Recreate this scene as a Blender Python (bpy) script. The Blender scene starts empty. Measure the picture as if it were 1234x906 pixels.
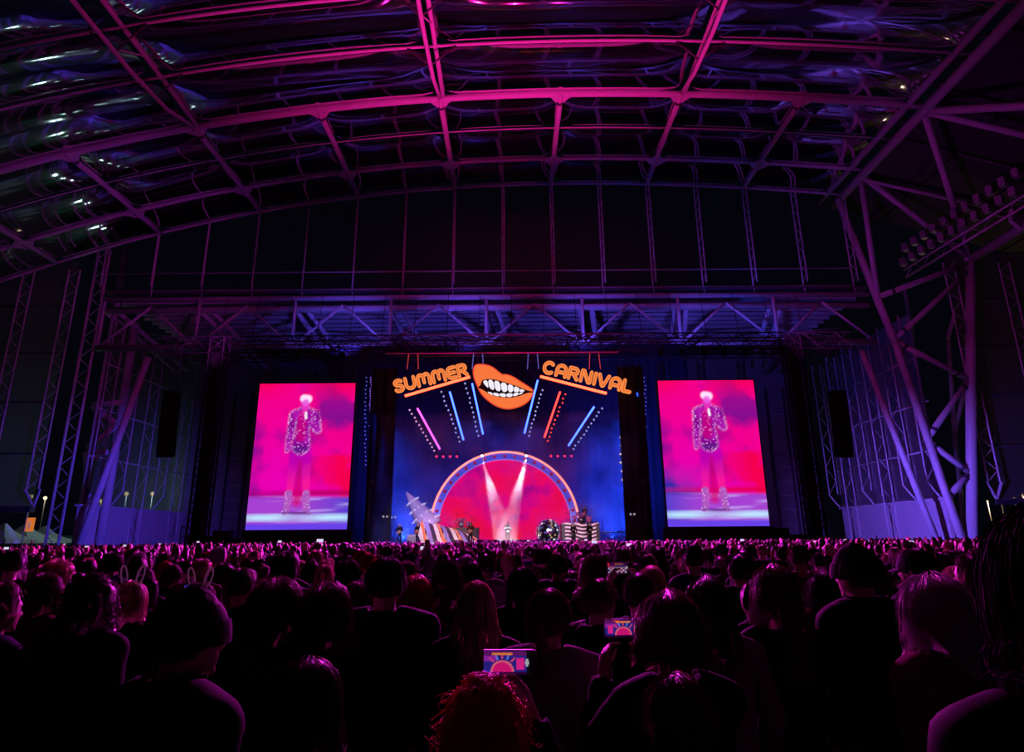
import bpy, bmesh, math, random
import numpy as np
from mathutils import Vector, Matrix, Euler
random.seed(7); np.random.seed(7)
scene = bpy.context.scene
COL = scene.collection
# ---------------------------------------------------------------- camera (photo frame 1234 x 906)
FPX, CAMZ = 734.0, 1.92
PITCH, ROLL = math.radians(15.0), math.radians(0.45)
_F = Vector((0, math.cos(PITCH), math.sin(PITCH)))
_U0 = Vector((0, -math.sin(PITCH), math.cos(PITCH)))
_R0 = Vector((1, 0, 0))
_R = _R0*math.cos(ROLL) - _U0*math.sin(ROLL)
_U = _U0*math.cos(ROLL) + _R0*math.sin(ROLL)
cam_d = bpy.data.cameras.new('camera'); cam = bpy.data.objects.new('camera', cam_d); COL.objects.link(cam)
cam_d.sensor_width = 36.0; cam_d.lens = FPX/1234*36.0; cam_d.clip_end = 600; cam_d.clip_start = 0.05
M3 = Matrix((_R, _U, -_F)).transposed()
cam.matrix_world = Matrix.Translation((0, 0, CAMZ)) @ M3.to_4x4()
scene.camera = cam
def ray(px, py):
    return (_R*(px-617.0) + _U*(453.0-py) + _F*FPX)
def P(px, py, Y):
    """point on the vertical plane at distance Y that photo pixel (px, py) looks at"""
    d = ray(px, py); t = Y/d.y
    return Vector((d.x*t, Y, CAMZ + d.z*t))
# ---------------------------------------------------------------- world, exposure
w = bpy.data.worlds.new('night'); scene.world = w; w.use_nodes = True
w.node_tree.nodes['Background'].inputs[0].default_value = (0.10, 0.11, 0.30, 1)
w.node_tree.nodes['Background'].inputs[1].default_value = 0.010
vs = scene.view_settings
vs.view_transform = 'Standard'; vs.look = 'None'; vs.gamma = 1.0; vs.exposure = 0.0; vs.use_curve_mapping = False
def spot(name, loc, target, color, power, angle=60, blend=0.6, size=0.3):
    l = bpy.data.lights.new(name, 'SPOT'); l.energy = power; l.color = color
    l.spot_size = math.radians(angle); l.spot_blend = blend; l.shadow_soft_size = size
    o = bpy.data.objects.new(name, l); COL.objects.link(o); o.location = loc
    o.rotation_euler = (Vector(target)-Vector(loc)).to_track_quat('-Z', 'Y').to_euler()
    return o
MAG = (1.0, 0.02, 0.50); PINK = (1.0, 0.012, 0.34); BLUE = (0.05, 0.10, 1.0); PURP = (0.42, 0.07, 1.0)
# stage wash lights; the spots for the crowd are added
for sx in (-9, -3, 3, 9):
    spot('roof_wash_light', (sx, 47.6, 1.3), (sx*1.2, 38, 47), PINK if abs(sx) < 5 else MAG, 58000 if abs(sx) < 5 else 15000, 80, 1.0, .3)
for sx, z_, pw in ((-12, 6.6, 30000), (0, 18.6, 125000), (11, 6.6, 30000)):
    spot('added_crowd_spot', (sx, 51.4, z_), (sx*1.4, 24, 1.6), (1.0, .03, .80), pw, 110, .9, .3)  # spots added to give the crowd its magenta rim light
for s in (-1, 1):
    spot('side_wash_light', (s*24.0, 50.0, 18.8), (s*52, 64, 34), (.75, .05, .9), 5000, 95, 1.0, .3)
    spot('wall_wash_light', (s*24, 58.0, 3.0), (s*50, 77, 3), (.10, .05, 1.0) if s < 0 else (.19, .08, 1.0), 26000 if s < 0 else 56000, 64, .9, .3)
for sx in (-11, -3, 4, 12):
    spot('truss_wash_light', (sx*1.6, 61.6, 22.2), (sx*2.2 + (5 if sx > 0 else 0), 82, 32.5), (.11, .07, 1.0), 6500, 70, 1.0, .3)

# ---------------------------------------------------------------- materials
MATS = {}
def mat(name, color, rough=.6, metal=0.0, emit=None, strength=0.0, noise=0.0, nscale=4.0, bump=0.0, spec=0.5, sheen=0.0):
    if name in MATS: return MATS[name]
    m = bpy.data.materials.new(name); m.use_nodes = True; nt = m.node_tree
    b = nt.nodes['Principled BSDF']
    b.inputs['Base Color'].default_value = (*color, 1); b.inputs['Roughness'].default_value = rough
    b.inputs['Metallic'].default_value = metal; b.inputs['Specular IOR Level'].default_value = spec
    if sheen: b.inputs['Sheen Weight'].default_value = sheen; b.inputs['Sheen Roughness'].default_value = .4
    if noise or bump:
        tc = nt.nodes.new('ShaderNodeTexCoord'); nz = nt.nodes.new('ShaderNodeTexNoise')
        nz.inputs['Scale'].default_value = nscale; nz.inputs['Detail'].default_value = 4
        nt.links.new(tc.outputs['Object'], nz.inputs['Vector'])
        if noise:
            r = nt.nodes.new('ShaderNodeMapRange')
            r.inputs['To Min'].default_value = 1-noise; r.inputs['To Max'].default_value = 1+noise
            nt.links.new(nz.outputs['Fac'], r.inputs['Value'])
            mx = nt.nodes.new('ShaderNodeVectorMath'); mx.operation = 'SCALE'
            mx.inputs[0].default_value = color
            nt.links.new(r.outputs['Result'], mx.inputs['Scale'])
            nt.links.new(mx.outputs['Vector'], b.inputs['Base Color'])
        if bump:
            bp = nt.nodes.new('ShaderNodeBump'); bp.inputs['Strength'].default_value = bump
            nt.links.new(nz.outputs['Fac'], bp.inputs['Height']); nt.links.new(bp.outputs['Normal'], b.inputs['Normal'])
    if emit:
        b.inputs['Emission Color'].default_value = (*emit, 1); b.inputs['Emission Strength'].default_value = strength
    MATS[name] = m
    return m
def glow(name, color, strength):
    if name in MATS: return MATS[name]
    m = bpy.data.materials.new(name); m.use_nodes = True; nt = m.node_tree; nt.nodes.clear()
    e = nt.nodes.new('ShaderNodeEmission'); o = nt.nodes.new('ShaderNodeOutputMaterial')
    e.inputs[0].default_value = (*color, 1); e.inputs[1].default_value = strength
    nt.links.new(e.outputs[0], o.inputs[0]); MATS[name] = m
    return m
def vcol_glow(name, strength, attr='Col'):
    m = bpy.data.materials.new(name); m.use_nodes = True; nt = m.node_tree; nt.nodes.clear()
    a = nt.nodes.new('ShaderNodeAttribute'); a.attribute_name = attr
    e = nt.nodes.new('ShaderNodeEmission'); o = nt.nodes.new('ShaderNodeOutputMaterial')
    e.inputs[1].default_value = strength
    nt.links.new(a.outputs['Color'], e.inputs[0]); nt.links.new(e.outputs[0], o.inputs[0])
    return m
def sheet(name, tint, gloss, rough, transp, translucent=0.0):
    """clear foil / polycarbonate: mostly see-through, mirrors lights at grazing angles"""
    m = bpy.data.materials.new(name); m.use_nodes = True; nt = m.node_tree; nt.nodes.clear()
    o = nt.nodes.new('ShaderNodeOutputMaterial')
    tr = nt.nodes.new('ShaderNodeBsdfTransparent'); tr.inputs[0].default_value = (transp, transp, transp*1.02, 1)
    df = nt.nodes.new('ShaderNodeBsdfDiffuse'); df.inputs[0].default_value = (*tint, 1)
    tl = nt.nodes.new('ShaderNodeBsdfTranslucent'); tl.inputs[0].default_value = (*tint, 1)
    m1 = nt.nodes.new('ShaderNodeMixShader'); m1.inputs[0].default_value = translucent
    nt.links.new(df.outputs[0], m1.inputs[1]); nt.links.new(tl.outputs[0], m1.inputs[2])
    m2 = nt.nodes.new('ShaderNodeMixShader'); m2.inputs[0].default_value = transp
    nt.links.new(m1.outputs[0], m2.inputs[1]); nt.links.new(tr.outputs[0], m2.inputs[2])
    gl = nt.nodes.new('ShaderNodeBsdfGlossy'); gl.inputs['Roughness'].default_value = rough
    fr = nt.nodes.new('ShaderNodeFresnel'); fr.inputs[0].default_value = gloss
    m3 = nt.nodes.new('ShaderNodeMixShader')
    nt.links.new(fr.outputs[0], m3.inputs[0]); nt.links.new(m2.outputs[0], m3.inputs[1]); nt.links.new(gl.outputs[0], m3.inputs[2])
    nt.links.new(m3.outputs[0], o.inputs[0]); MATS[name] = m
    return m
STEEL = mat('painted_steel', (.55, .53, .55), .5, noise=.12, nscale=.6)
DARKSTEEL = mat('dark_steel', (.06, .06, .07), .5, .3, noise=.2, nscale=2)
BLACK = mat('black_cloth', (.012, .012, .014), .9, noise=.2, nscale=3)
BLKMET = mat('black_metal', (.02, .02, .022), .45, .2, noise=.2, nscale=5)
CONC = mat('painted_concrete', (.50, .50, .52), .8, noise=.12, nscale=1.2, bump=.1)
FOIL = sheet('roof_foil', (.09, .09, .11), 1.4, .06, .97)
POLY = sheet('wall_polycarbonate', (.20, .21, .21), 1.3, .35, .40, .5)
POLYD = sheet('clear_wall_sheet', (.04, .04, .045), 1.25, .3, .85, .4)

# ---------------------------------------------------------------- mesh helpers
def frame_of(d):
    d = d.normalized(); a = Vector((0, 0, 1)) if abs(d.z) < .9 else Vector((0, 1, 0))
    u = d.cross(a).normalized(); v = d.cross(u).normalized()
    return d, u, v
class MB:
    def __init__(s): s.v = []; s.f = []; s.mi = []; s.cm = 0
    def add(s, vs, fs):
        o = len(s.v); s.v += [tuple(p) for p in vs]
        for f in fs: s.f.append(tuple(i+o for i in f)); s.mi.append(s.cm)
        return s
    def tube(s, p0, p1, r, n=8, r1=None, cap=True):
        p0 = Vector(p0); p1 = Vector(p1); r1 = r if r1 is None else r1
        d, u, v = frame_of(p1-p0); vs = []
        for p, q in ((p0, r), (p1, r1)):
            for k in range(n):
                a = 2*math.pi*k/n; vs.append(p + u*(q*math.cos(a)) + v*(q*math.sin(a)))
        fs = [(k, (k+1) % n, n+(k+1) % n, n+k) for k in range(n)]
        if cap: fs += [tuple(range(n-1, -1, -1)), tuple(range(n, 2*n))]
        return s.add(vs, fs)
    def path(s, pts, r, n=8, closed=False):
        pts = [Vector(p) for p in pts]; N = len(pts); vs = []; fs = []
        pu = None
        for i, p in enumerate(pts):
            if closed: d = pts[(i+1) % N]-pts[i-1]
            else: d = pts[min(i+1, N-1)]-pts[max(i-1, 0)]
            d.normalize()
            if pu is None: _, u, _v = frame_of(d)
            else: u = (pu - d*pu.dot(d)).normalized()
            v = d.cross(u); pu = u
            rr = r[i] if isinstance(r, (list, tuple)) else r
            for k in range(n):
                a = 2*math.pi*k/n; vs.append(p+u*(rr*math.cos(a))+v*(rr*math.sin(a)))
        for i in range(N if closed else N-1):
            j = (i+1) % N
            for k in range(n): fs.append((i*n+k, i*n+(k+1) % n, j*n+(k+1) % n, j*n+k))
        if not closed: fs += [tuple(range(n-1, -1, -1)), tuple(range((N-1)*n, N*n))]
        return s.add(vs, fs)
    def box(s, c, size, rot=None):
        c = Vector(c); hx, hy, hz = size[0]/2, size[1]/2, size[2]/2
        vs = [Vector((x, y, z)) for x in (-hx, hx) for y in (-hy, hy) for z in (-hz, hz)]
        if rot is not None: vs = [rot @ q for q in vs]
        return s.add([c+q for q in vs], [(0, 1, 3, 2), (4, 6, 7, 5), (0, 4, 5, 1), (2, 3, 7, 6), (0, 2, 6, 4), (1, 5, 7, 3)])
    def bar(s, p0, p1, w, h=None):
        """square bar"""
        p0 = Vector(p0); p1 = Vector(p1); h = h or w; d, u, v = frame_of(p1-p0); vs = []
        for p in (p0, p1):
            for a, b in ((-1, -1), (1, -1), (1, 1), (-1, 1)): vs.append(p+u*(a*w/2)+v*(b*h/2))
        return s.add(vs, [(0, 1, 5, 4), (1, 2, 6, 5), (2, 3, 7, 6), (3, 0, 4, 7), (3, 2, 1, 0), (4, 5, 6, 7)])
    def ball(s, c, r, nu=10, nv=6, rot=None):
        c = Vector(c); r = (r, r, r) if not isinstance(r, (tuple, list)) else r; vs = []
        def q(x, y, z):
            p = Vector((x*r[0], y*r[1], z*r[2]))
            return c + (rot @ p if rot is not None else p)
        vs.append(q(0, 0, 1))
        for i in range(1, nv):
            t = math.pi*i/nv
            for k in range(nu):
                a = 2*math.pi*k/nu; vs.append(q(math.sin(t)*math.cos(a), math.sin(t)*math.sin(a), math.cos(t)))
        vs.append(q(0, 0, -1)); fs = [(0, 1+k, 1+(k+1) % nu) for k in range(nu)]
        for i in range(nv-2):
            for k in range(nu): fs.append((1+i*nu+k, 1+(i+1)*nu+k, 1+(i+1)*nu+(k+1) % nu, 1+i*nu+(k+1) % nu))
        L = len(vs)-1; b = 1+(nv-2)*nu
        fs += [(L, b+(k+1) % nu, b+k) for k in range(nu)]
        return s.add(vs, fs)
    def loft(s, rings, closed=True):
        n = len(rings[0]); vs = [p for r in rings for p in r]; fs = []
        for i in range(len(rings)-1):
            for k in range(n): fs.append((i*n+k, i*n+(k+1) % n, (i+1)*n+(k+1) % n, (i+1)*n+k))
        if closed: fs += [tuple(range(n-1, -1, -1)), tuple(range((len(rings)-1)*n, len(rings)*n))]
        return s.add(vs, fs)
    def poly(s, pts, depth):
        """outline (points in 3-D, planar, seen from -Y) given a thickness towards +Y"""
        n = len(pts); a = [Vector(p) for p in pts]; b = [p+Vector((0, depth, 0)) for p in a]
        return s.add(a+b, [tuple(range(n)), tuple(range(2*n-1, n-1, -1))]+[(k, n+k, n+(k+1) % n, (k+1) % n) for k in range(n)])
    def grid(s, rows):
        m = len(rows[0]); vs = [p for r in rows for p in r]
        return s.add(vs, [(i*m+j, i*m+j+1, (i+1)*m+j+1, (i+1)*m+j) for i in range(len(rows)-1) for j in range(m-1)])
    def lattice(s, p0, p1, w, r, step, side=None, rb=None):
        """planar ladder truss: two chords w apart, zig-zag lacing"""
        p0 = Vector(p0); p1 = Vector(p1); d = (p1-p0); L = d.length; d.normalize()
        side = Vector(side).normalized() if side else Vector((1, 0, 0)); rb = rb or r*.6
        a0, b0 = p0-side*w/2, p0+side*w/2
        s.tube(a0, a0+d*L, r, 5); s.tube(b0, b0+d*L, r, 5)
        n = max(2, int(L/step))
        for i in range(n):
            x, y = (a0, b0) if i % 2 == 0 else (b0, a0)
            s.tube(x+d*(L*i/n), y+d*(L*(i+1)/n), rb, 4, cap=False)
        return s
    def boxtruss(s, p0, p1, w, h, r, step):
        p0 = Vector(p0); p1 = Vector(p1); d = p1-p0; L = d.length; d, u, v = frame_of(d)
        c = [u*(a*w/2)+v*(b*h/2) for a, b in ((-1, -1), (1, -1), (1, 1), (-1, 1))]
        for k in c: s.tube(p0+k, p0+k+d*L, r, 5)
        n = max(2, int(L/step))
        for q in range(4):
            for i in range(n):
                x, y = (c[q], c[(q+1) % 4]) if i % 2 == 0 else (c[(q+1) % 4], c[q])
                s.tube(p0+x+d*(L*i/n), p0+y+d*(L*(i+1)/n), r*.6, 4, cap=False)
        return s
    def mesh(s, name, mats=None, smooth=False):
        me = bpy.data.meshes.new(name); me.from_pydata(s.v, [], s.f)
        for m in (mats if isinstance(mats, (list, tuple)) else [mats] if mats else []): me.materials.append(m)
        if isinstance(mats, (list, tuple)): me.polygons.foreach_set('material_index', s.mi)
        if smooth: me.polygons.foreach_set('use_smooth', [True]*len(s.f))
        me.update(); return me
    def build(s, name, m, parent=None, smooth=False):
        return link(name, s.mesh(name, m, smooth), parent)
def link(name, me, parent=None, loc=None, rz=None):
    o = bpy.data.objects.new(name, me); COL.objects.link(o)
    if parent is not None: o.parent = parent
    if loc is not None: o.location = loc
    if rz is not None: o.rotation_euler = (0, 0, rz)
    return o
def tag(o, label, cat, group=None, kind=None):
    o['label'] = label; o['category'] = cat
    if group: o['group'] = group
    if kind: o['kind'] = kind
    return o
def empty(name, loc=(0, 0, 0), rz=0):
    o = bpy.data.objects.new(name, None); COL.objects.link(o); o.location = loc; o.rotation_euler = (0, 0, rz); o.empty_display_size = .3
    return o
def thing(name, label, cat, group=None, loc=(0, 0, 0), rz=0):
    return tag(empty(name, loc, rz), label, cat, group)
def struct(name, loc=(0, 0, 0)):
    o = empty(name, loc); o['kind'] = 'structure'; return o
def tubeobj(name, p0, p1, r, m, parent, n=8, off=None):
    off = off or Vector((0, 0, 0))
    return MB().tube(Vector(p0)-off, Vector(p1)-off, r, n).build(name, m, parent, True)
def copy_tree(o, parent=None):
    c = o.copy(); COL.objects.link(c); c.parent = parent
    if parent is not None: c.matrix_parent_inverse = o.matrix_parent_inverse.copy()
    for ch in o.children: copy_tree(ch, c)
    return c
# ================================================================ the stadium shell
YE = 72.0                                    # end frame and end wall
# roof section read along the top of the end wall
_t6 = [(50, 325), (110, 302), (190, 280), (250, 267), (315, 255), (430, 239), (550, 228), (663, 222), (780, 220), (895, 225), (1010, 235)]
_pts = [P(x, y, YE) for x, y in _t6]
_co = np.polyfit([p.x for p in _pts], [p.z for p in _pts], 3)
def roof_z(x):
    if x < -62:
        z0 = float(np.polyval(_co, -62)); s = float(np.polyval(np.polyder(_co), -62)); return z0 + s*(x+62)
    return float(np.polyval(_co, x))
XR = _pts[-1].x                              # right edge of the roof (main truss)
XL = -71.4
PUR = [-58.6, -45.8, -33.0, -20.2, -7.4, 5.4, 18.2, 31.0]
ARCH = [(72, .19), (66.4, .25), (60.5, .09), (54.9, .38), (47.8, .15), (42, .15), (35.5, .18), (28.5, .24), (21.5, .24), (15, .24), (8.5, .24), (2, .24), (-4.5, .24)]

floor = MB().box((0, 45, -.15), (220, 190, .3)).build('floor', mat('pitch_cover', (.05, .05, .05), .9, noise=.3, nscale=.4, bump=.2)); floor['kind'] = 'structure'
ceil = struct('ceiling')
xs_arch = [XL + (XR-XL)*i/40 for i in range(41)]
for y, r in ARCH:
    MB().path([(x, y, roof_z(x)) for x in xs_arch], r, 8).build('roof_arch', STEEL, ceil, True)
def clamp_ring(p0, p1, r):
    p0 = Vector(p0); p1 = Vector(p1); d = (p1-p0).normalized()
    return MB().tube(p0, p0+d*.35, r*1.22, 10)
for x in PUR:                                 # single tubes between the main arch and the end wall
    z = roof_z(x)
    tb = MB().path([(x, 54.7, z-.25), (x, 60.5, z), (x, 66.4, z), (x, 72, z)], .31, 8).build('purlin_tube', STEEL, ceil, True)
    clamp_ring((x, 55.8, z-.2), (x, 60, z), .30).build('clamp', DARKSTEEL, tb, True)
    g = MB()                                  # flared plates at the knots
    for yy in (54.9, 66.4):
        for sx in (-1, 1):
            g.add([(x+sx*.2, yy, z-.32), (x+sx*1.3, yy, roof_z(x+sx*1.3)-.25), (x+sx*.2, yy+1.3, z-.3), (x+sx*.2, yy-1.0 if yy > 60 else yy+.9, z-.3)], [(0, 1, 2), (0, 1, 3)])
    g.build('gusset', STEEL, tb)
for x in (-33.0, -7.4, 18.2):                 # two-chord trusses from the main arch back over the crowd
    z = roof_z(x)
    up = MB().path([(x+.35, 54.6, z-.1)]+[(x+.35, y, z+.05) for y in (47.8, 42, 30, 15, -4.5)], .22, 8).build('truss_top_chord', STEEL, ceil, True)
    lo = MB().path([(x, 54.6, z-.2), (x-.1, 50.0, z-1.7), (x-.1, 44.5, z-2.3), (x-.1, 30, z-2.3), (x-.1, -4.5, z-2.3)], .20, 8).build('truss_bottom_chord', STEEL, ceil, True)
    for y in (47.8, 42, 35.5, 28.5, 21.5):
        for s in (-1, 1):
            MB().tube((x-.1, y+.4, z-2.0 if y < 46 else z-1.85), (x+s*2.3, y, roof_z(x+s*2.3)-.1), .09, 6).build('truss_brace', DARKSTEEL, ceil, True)
        for yy in (y+3.2,):
            if yy < 50: MB().tube((x-.1, y+.4, z-1.9), (x+.35, yy, z), .08, 6).build('truss_brace', STEEL, ceil, True)
# air-filled foil cushions between arches and purlins
def cushion(x0, x1, y0, y1, bul):
    nx, ny = 14, 8; rows = [[], []]
    for q, sgn in ((0, -1), (1, 1)):
        g = []
        for i in range(ny+1):
            v = -1+2*i/ny; row = []
            for j in range(nx+1):
                u = -1+2*j/nx
                hu, hv = (x1-x0)/2-.35, (y1-y0)/2-.35          # rounded corners
                a, b = u*hu, v*hv; k = 1.4
                ca, cb = max(0, abs(a)-(hu-k)), max(0, abs(b)-(hv-k)); L = max(ca, cb)
                if ca > 0 and cb > 0:
                    h = math.hypot(ca, cb); f = L/h
                    a = math.copysign(hu-k+ca*f, a); b = math.copysign(hv-k+cb*f, b)
                X = (x0+x1)/2+a; Y = (y0+y1)/2+b
                e = (1-abs(u)**5)*(1-abs(v)**2.4)
                row.append((X, Y, roof_z(X)+.05+sgn*bul*e))
            g.append(row)
        rows[q] = g
    mb = MB(); mb.grid(rows[0]); mb.grid(rows[1])
    return mb
ys = [a[0] for a in ARCH]
fine = [XL]+PUR+[XR-1.2]
coarse = [XL, -58.6, -33.0, -7.4, 18.2, XR-1.2]
for i in range(len(ys)-1):
    y1, y0 = ys[i], ys[i+1]
    bs = fine if y0 >= 54.5 else coarse
    for a, b in zip(bs[:-1], bs[1:]):
        cushion(a, b, y0, y1, .32 if y0 >= 54.5 else .65).build('roof_cushion', FOIL, ceil, True)

# right-hand main truss along the stand roof
zt = roof_z(XR)
mt = struct('trim_1')
MB().tube((XR+.5, 74.5, zt-.3), (XR+.5, -10, zt-.3), .56, 12).build('main_top_chord', STEEL, mt, True)
MB().tube((XR-1.3, 74.5, zt+.2), (XR-1.3, -10, zt+.2), .36, 10).build('edge_tube', STEEL, mt, True)
NB = P(1170, 312, YE)                         # knot where the outer leg meets the bottom chord
MB().tube(NB, (NB.x, -10, NB.z), .62, 12).build('main_bottom_chord', STEEL, mt, True)
T3R = Vector((XR+.5, 55.4, zt-.3))
for a, b, r in ((T3R, NB, .34), (P(1040, 213, 68), NB, .34), (T3R, T3R+Vector((24, 0, -7.2)), .36),
                (T3R, Vector((NB.x, 42, NB.z)), .42), (Vector((XR+.5, 30, zt-.3)), Vector((NB.x, 42, NB.z)), .42),
                (Vector((XR+.5, 68, zt-.3)), Vector((XR+18, 68, zt-5)), .22)):
    MB().tube(a, b, r, 10).build('main_brace', STEEL, mt, True)
for y in (70, 67, 62, 58, 52, 49, 46):
    MB().tube((XR-.9, y, zt+.1), (XR+.3, y-1, zt-.2), .16, 6).build('tie', DARKSTEEL, mt, True)
tubeobj('roof_edge_brace', P(1058, 130, 56), P(1000, 198, 66.5), .10, STEEL, ceil, 6)

# end frames (V-shaped legs) carrying the end of the roof
def leg(name, a, b, r, par): return MB().tube(a, b, r, 12).build(name, STEEL, par, True)
fr = thing('leg_frame', 'large pale steel V-shaped leg frame with tubular braces right of the right screen', 'steel frame')
base = P(1164, 648, YE)
inner = [P(1010, 240, YE), P(1057, 360, YE), P(1078, 411, YE), P(1118, 528, YE), P(1141, 598, YE), P(1161, 644, YE)]
base.z = 0
ip = MB().path([inner[0], inner[1], inner[2], inner[3], inner[4], Vector((inner[5].x, YE, 0))], .44, 12).build('inner_leg', STEEL, fr, True)
op = MB().path([NB, P(1170, 460, YE), Vector((base.x+.4, YE, 0))], .58, 14).build('outer_leg', STEEL, fr, True)
MB().ball(NB, .75, 12, 8).build('knot', STEEL, fr, True)
for a, b, r in (((1060, 357), (1170, 316), .36), ((1076, 411), (1172, 322), .32), ((1078, 411), (1168, 457), .34), ((1168, 457), (1116, 530), .36),
                ((1118, 532), (1167, 568), .36), ((1167, 572), (1141, 600), .36)):
    p, q = P(*a, YE), P(*b, YE); o_ = leg('brace', p, q, r, fr); clamp_ring(p+(q-p)*.12, q, r).build('clamp', DARKSTEEL, o_, True)
    clamp_ring(p+(q-p)*.82, q, r).build('clamp', DARKSTEEL, o_, True)
leg('strut', P(1037, 213, 68), P(1058, 360, YE), .32, fr)
leg('strut', P(1038, 422, YE), Vector((P(1131, 645, YE).x, YE, 0)), .36, fr)
fb = thing('leg_frame', 'thinner steel leg frame standing behind the thick right-hand outer leg', 'steel frame')
for a, b in (((1142, 408), (1163, 335)), ((1143, 410), (1150, 520)), ((1150, 520), (1168, 450)), ((1150, 520), (1160, 640)), ((1096, 400), (1135, 640)), ((1090, 350), (1100, 410)),):
    q = P(*b, 80)
    if b[1] == 640: q.z = 0
    leg('strut', P(*a, 80), q, .26, fb)
lf = thing('leg_frame', 'dark lattice column and sloping tube at the left end of the roof truss', 'steel frame')
xl = -52.0
MB().lattice((xl-.7, YE, 0), (xl-.7, YE, 38.6), 1.5, .17, 1.3, (1, .0, 0), .06).build('lattice_column', STEEL, lf, True)
leg('tube_column', (xl+1.0, YE+1.5, 0), (xl+1.0, YE+1.5, 39.5), .36, lf)
leg('tube_column', (xl+2.2, YE+4, 0), (xl+2.2, YE+4, 30), .5, lf)
leg('strut', P(179, 430, YE), Vector((P(93, 648, YE).x, YE, 0)), .40, lf)
for a, b in (((112, 487), (150, 485)), ((112, 490), (142, 512)), ((105, 540), (140, 513)), ((108, 545), (130, 545)), ((104, 545), (106, 605))):
    leg('brace', P(*a, YE+2), P(*b, YE+2), .34, lf)

# horizontal roof truss above the stage
tr = thing('roof_truss', 'long horizontal steel roof truss spanning the whole end above the stage', 'truss')
zU, zL, x0, x1 = 31.6, 25.2, -51.5, 45.2
for z, y, r in ((zU, YE, .34), (zU-1.3, YE+.4, .42), (zL, YE, .40)):
    tubeobj('chord', (x0, y, z), (x1, y, z), r, STEEL, tr, 10)
n = 8; st = (x1-x0)/n
for i in range(n):
    xa = x0+st*i
    tubeobj('brace', (xa, YE, zL), (xa+st/2, YE, zU-1), .17, STEEL, tr)
    tubeobj('brace', (xa+st/2, YE, zU-1), (xa+st, YE, zL), .17, STEEL, tr)
    tubeobj('post', (xa, YE, zL), (xa, YE, zU), .22, STEEL, tr)
    tubeobj('brace', (xa+st*.1, YE+.5, zU-1.2), (xa+st*.32, YE+14, zL+1), .32, STEEL, tr)
    tubeobj('brace', (xa-st*.02, YE+.5, zU-1.2), (xa+st*.18, YE+14, zL+1), .32, STEEL, tr)
    tubeobj('tie_rod', (xa, YE+7, zU-2), (xa+st, YE+7, zU-3.4), .09, STEEL, tr, 6)
    tubeobj('tie_rod', (xa+st, YE+7, zU-2), (xa, YE+7, zU-3.2), .09, STEEL, tr, 6)
# ribbed deck over the end stand, seen from below
dk = struct('trim_2')
MB().box((-3, 84, 32.6), (97, 24, .15)).build('deck_sheet', mat('deck_sheet', (.10, .10, .11), .5, .3, noise=.2, nscale=1), dk)
rib = MB().box((0, 0, 0), (97, .28, .45)).mesh('deck_rib', mat('deck_rib', (.62, .62, .64), .4, .1, noise=.2, nscale=1))
for k in range(13): link('deck_rib', rib, dk, (-3, 73.5+k*1.75, 32.25))

# end wall between roof edge and truss
wb = struct('wall_back')
mx = []
k = 0
xx = PUR[1]-6.4*0
xs = [-52.2+6.4*i for i in range(16)]
xs = [x for x in xs if x < XR+.5]
for i, x in enumerate(xs):
    z1 = roof_z(x)-.2
    MB().lattice((x, YE-.2, zU+1.6), (x, YE-.2, z1), .75, .085, 1.3, (.35, -.93, 0), .04).tube((x-.13, YE+.15, zU+1.6), (x, YE+.1, zU+.2), .07, 5).build('mullion', STEEL, wb)
for z in (35.3, 32.9):
    tubeobj('transom', (-52.5, YE+.25, z), (XR, YE+.25, z), .09, STEEL, wb, 6)
for a, b in zip(xs[:-1], xs[1:]):
    zs = [zU, 35.3, 37.8, 40.3, 42.8, 45.3, 48.5]
    for z0_, z1_ in zip(zs[:-1], zs[1:]):
        ta, tb_ = min(z1_, roof_z(a)), min(z1_, roof_z(b))
        if ta <= z0_ or tb_ <= z0_: continue
        MB().add([(a+.05, YE+.4, z0_+.04), (b-.05, YE+.4, z0_+.04), (b-.05, YE+.4, tb_-.04), (a+.05, YE+.4, ta-.04)], [(0, 1, 2, 3)]).build('wall_panel', POLYD, wb)
MB().box((-3, 95.4, 16), (100, .4, 33)).build('rear_cladding', mat('rear_cladding', (.22, .22, .23), .8, noise=.3, nscale=.5), wb)
lv = MB().box((0, 0, 0), (2.2, .25, .22)).mesh('louvre', mat('louvre', (.35, .34, .33), .6, noise=.2))
for s, xc in ((-1, -43.0), (-1, -34.5), (1, 36.0), (1, 42)):
    for q in range(9): link('louvre', lv, wb, (xc, 95.0, 6.0+q*2.1))
    for q in (-1, 1): MB().box((xc+q*1.4, 95.0, 13), (.25, .3, 24)).build('rear_post', DARKSTEEL, wb)

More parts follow.
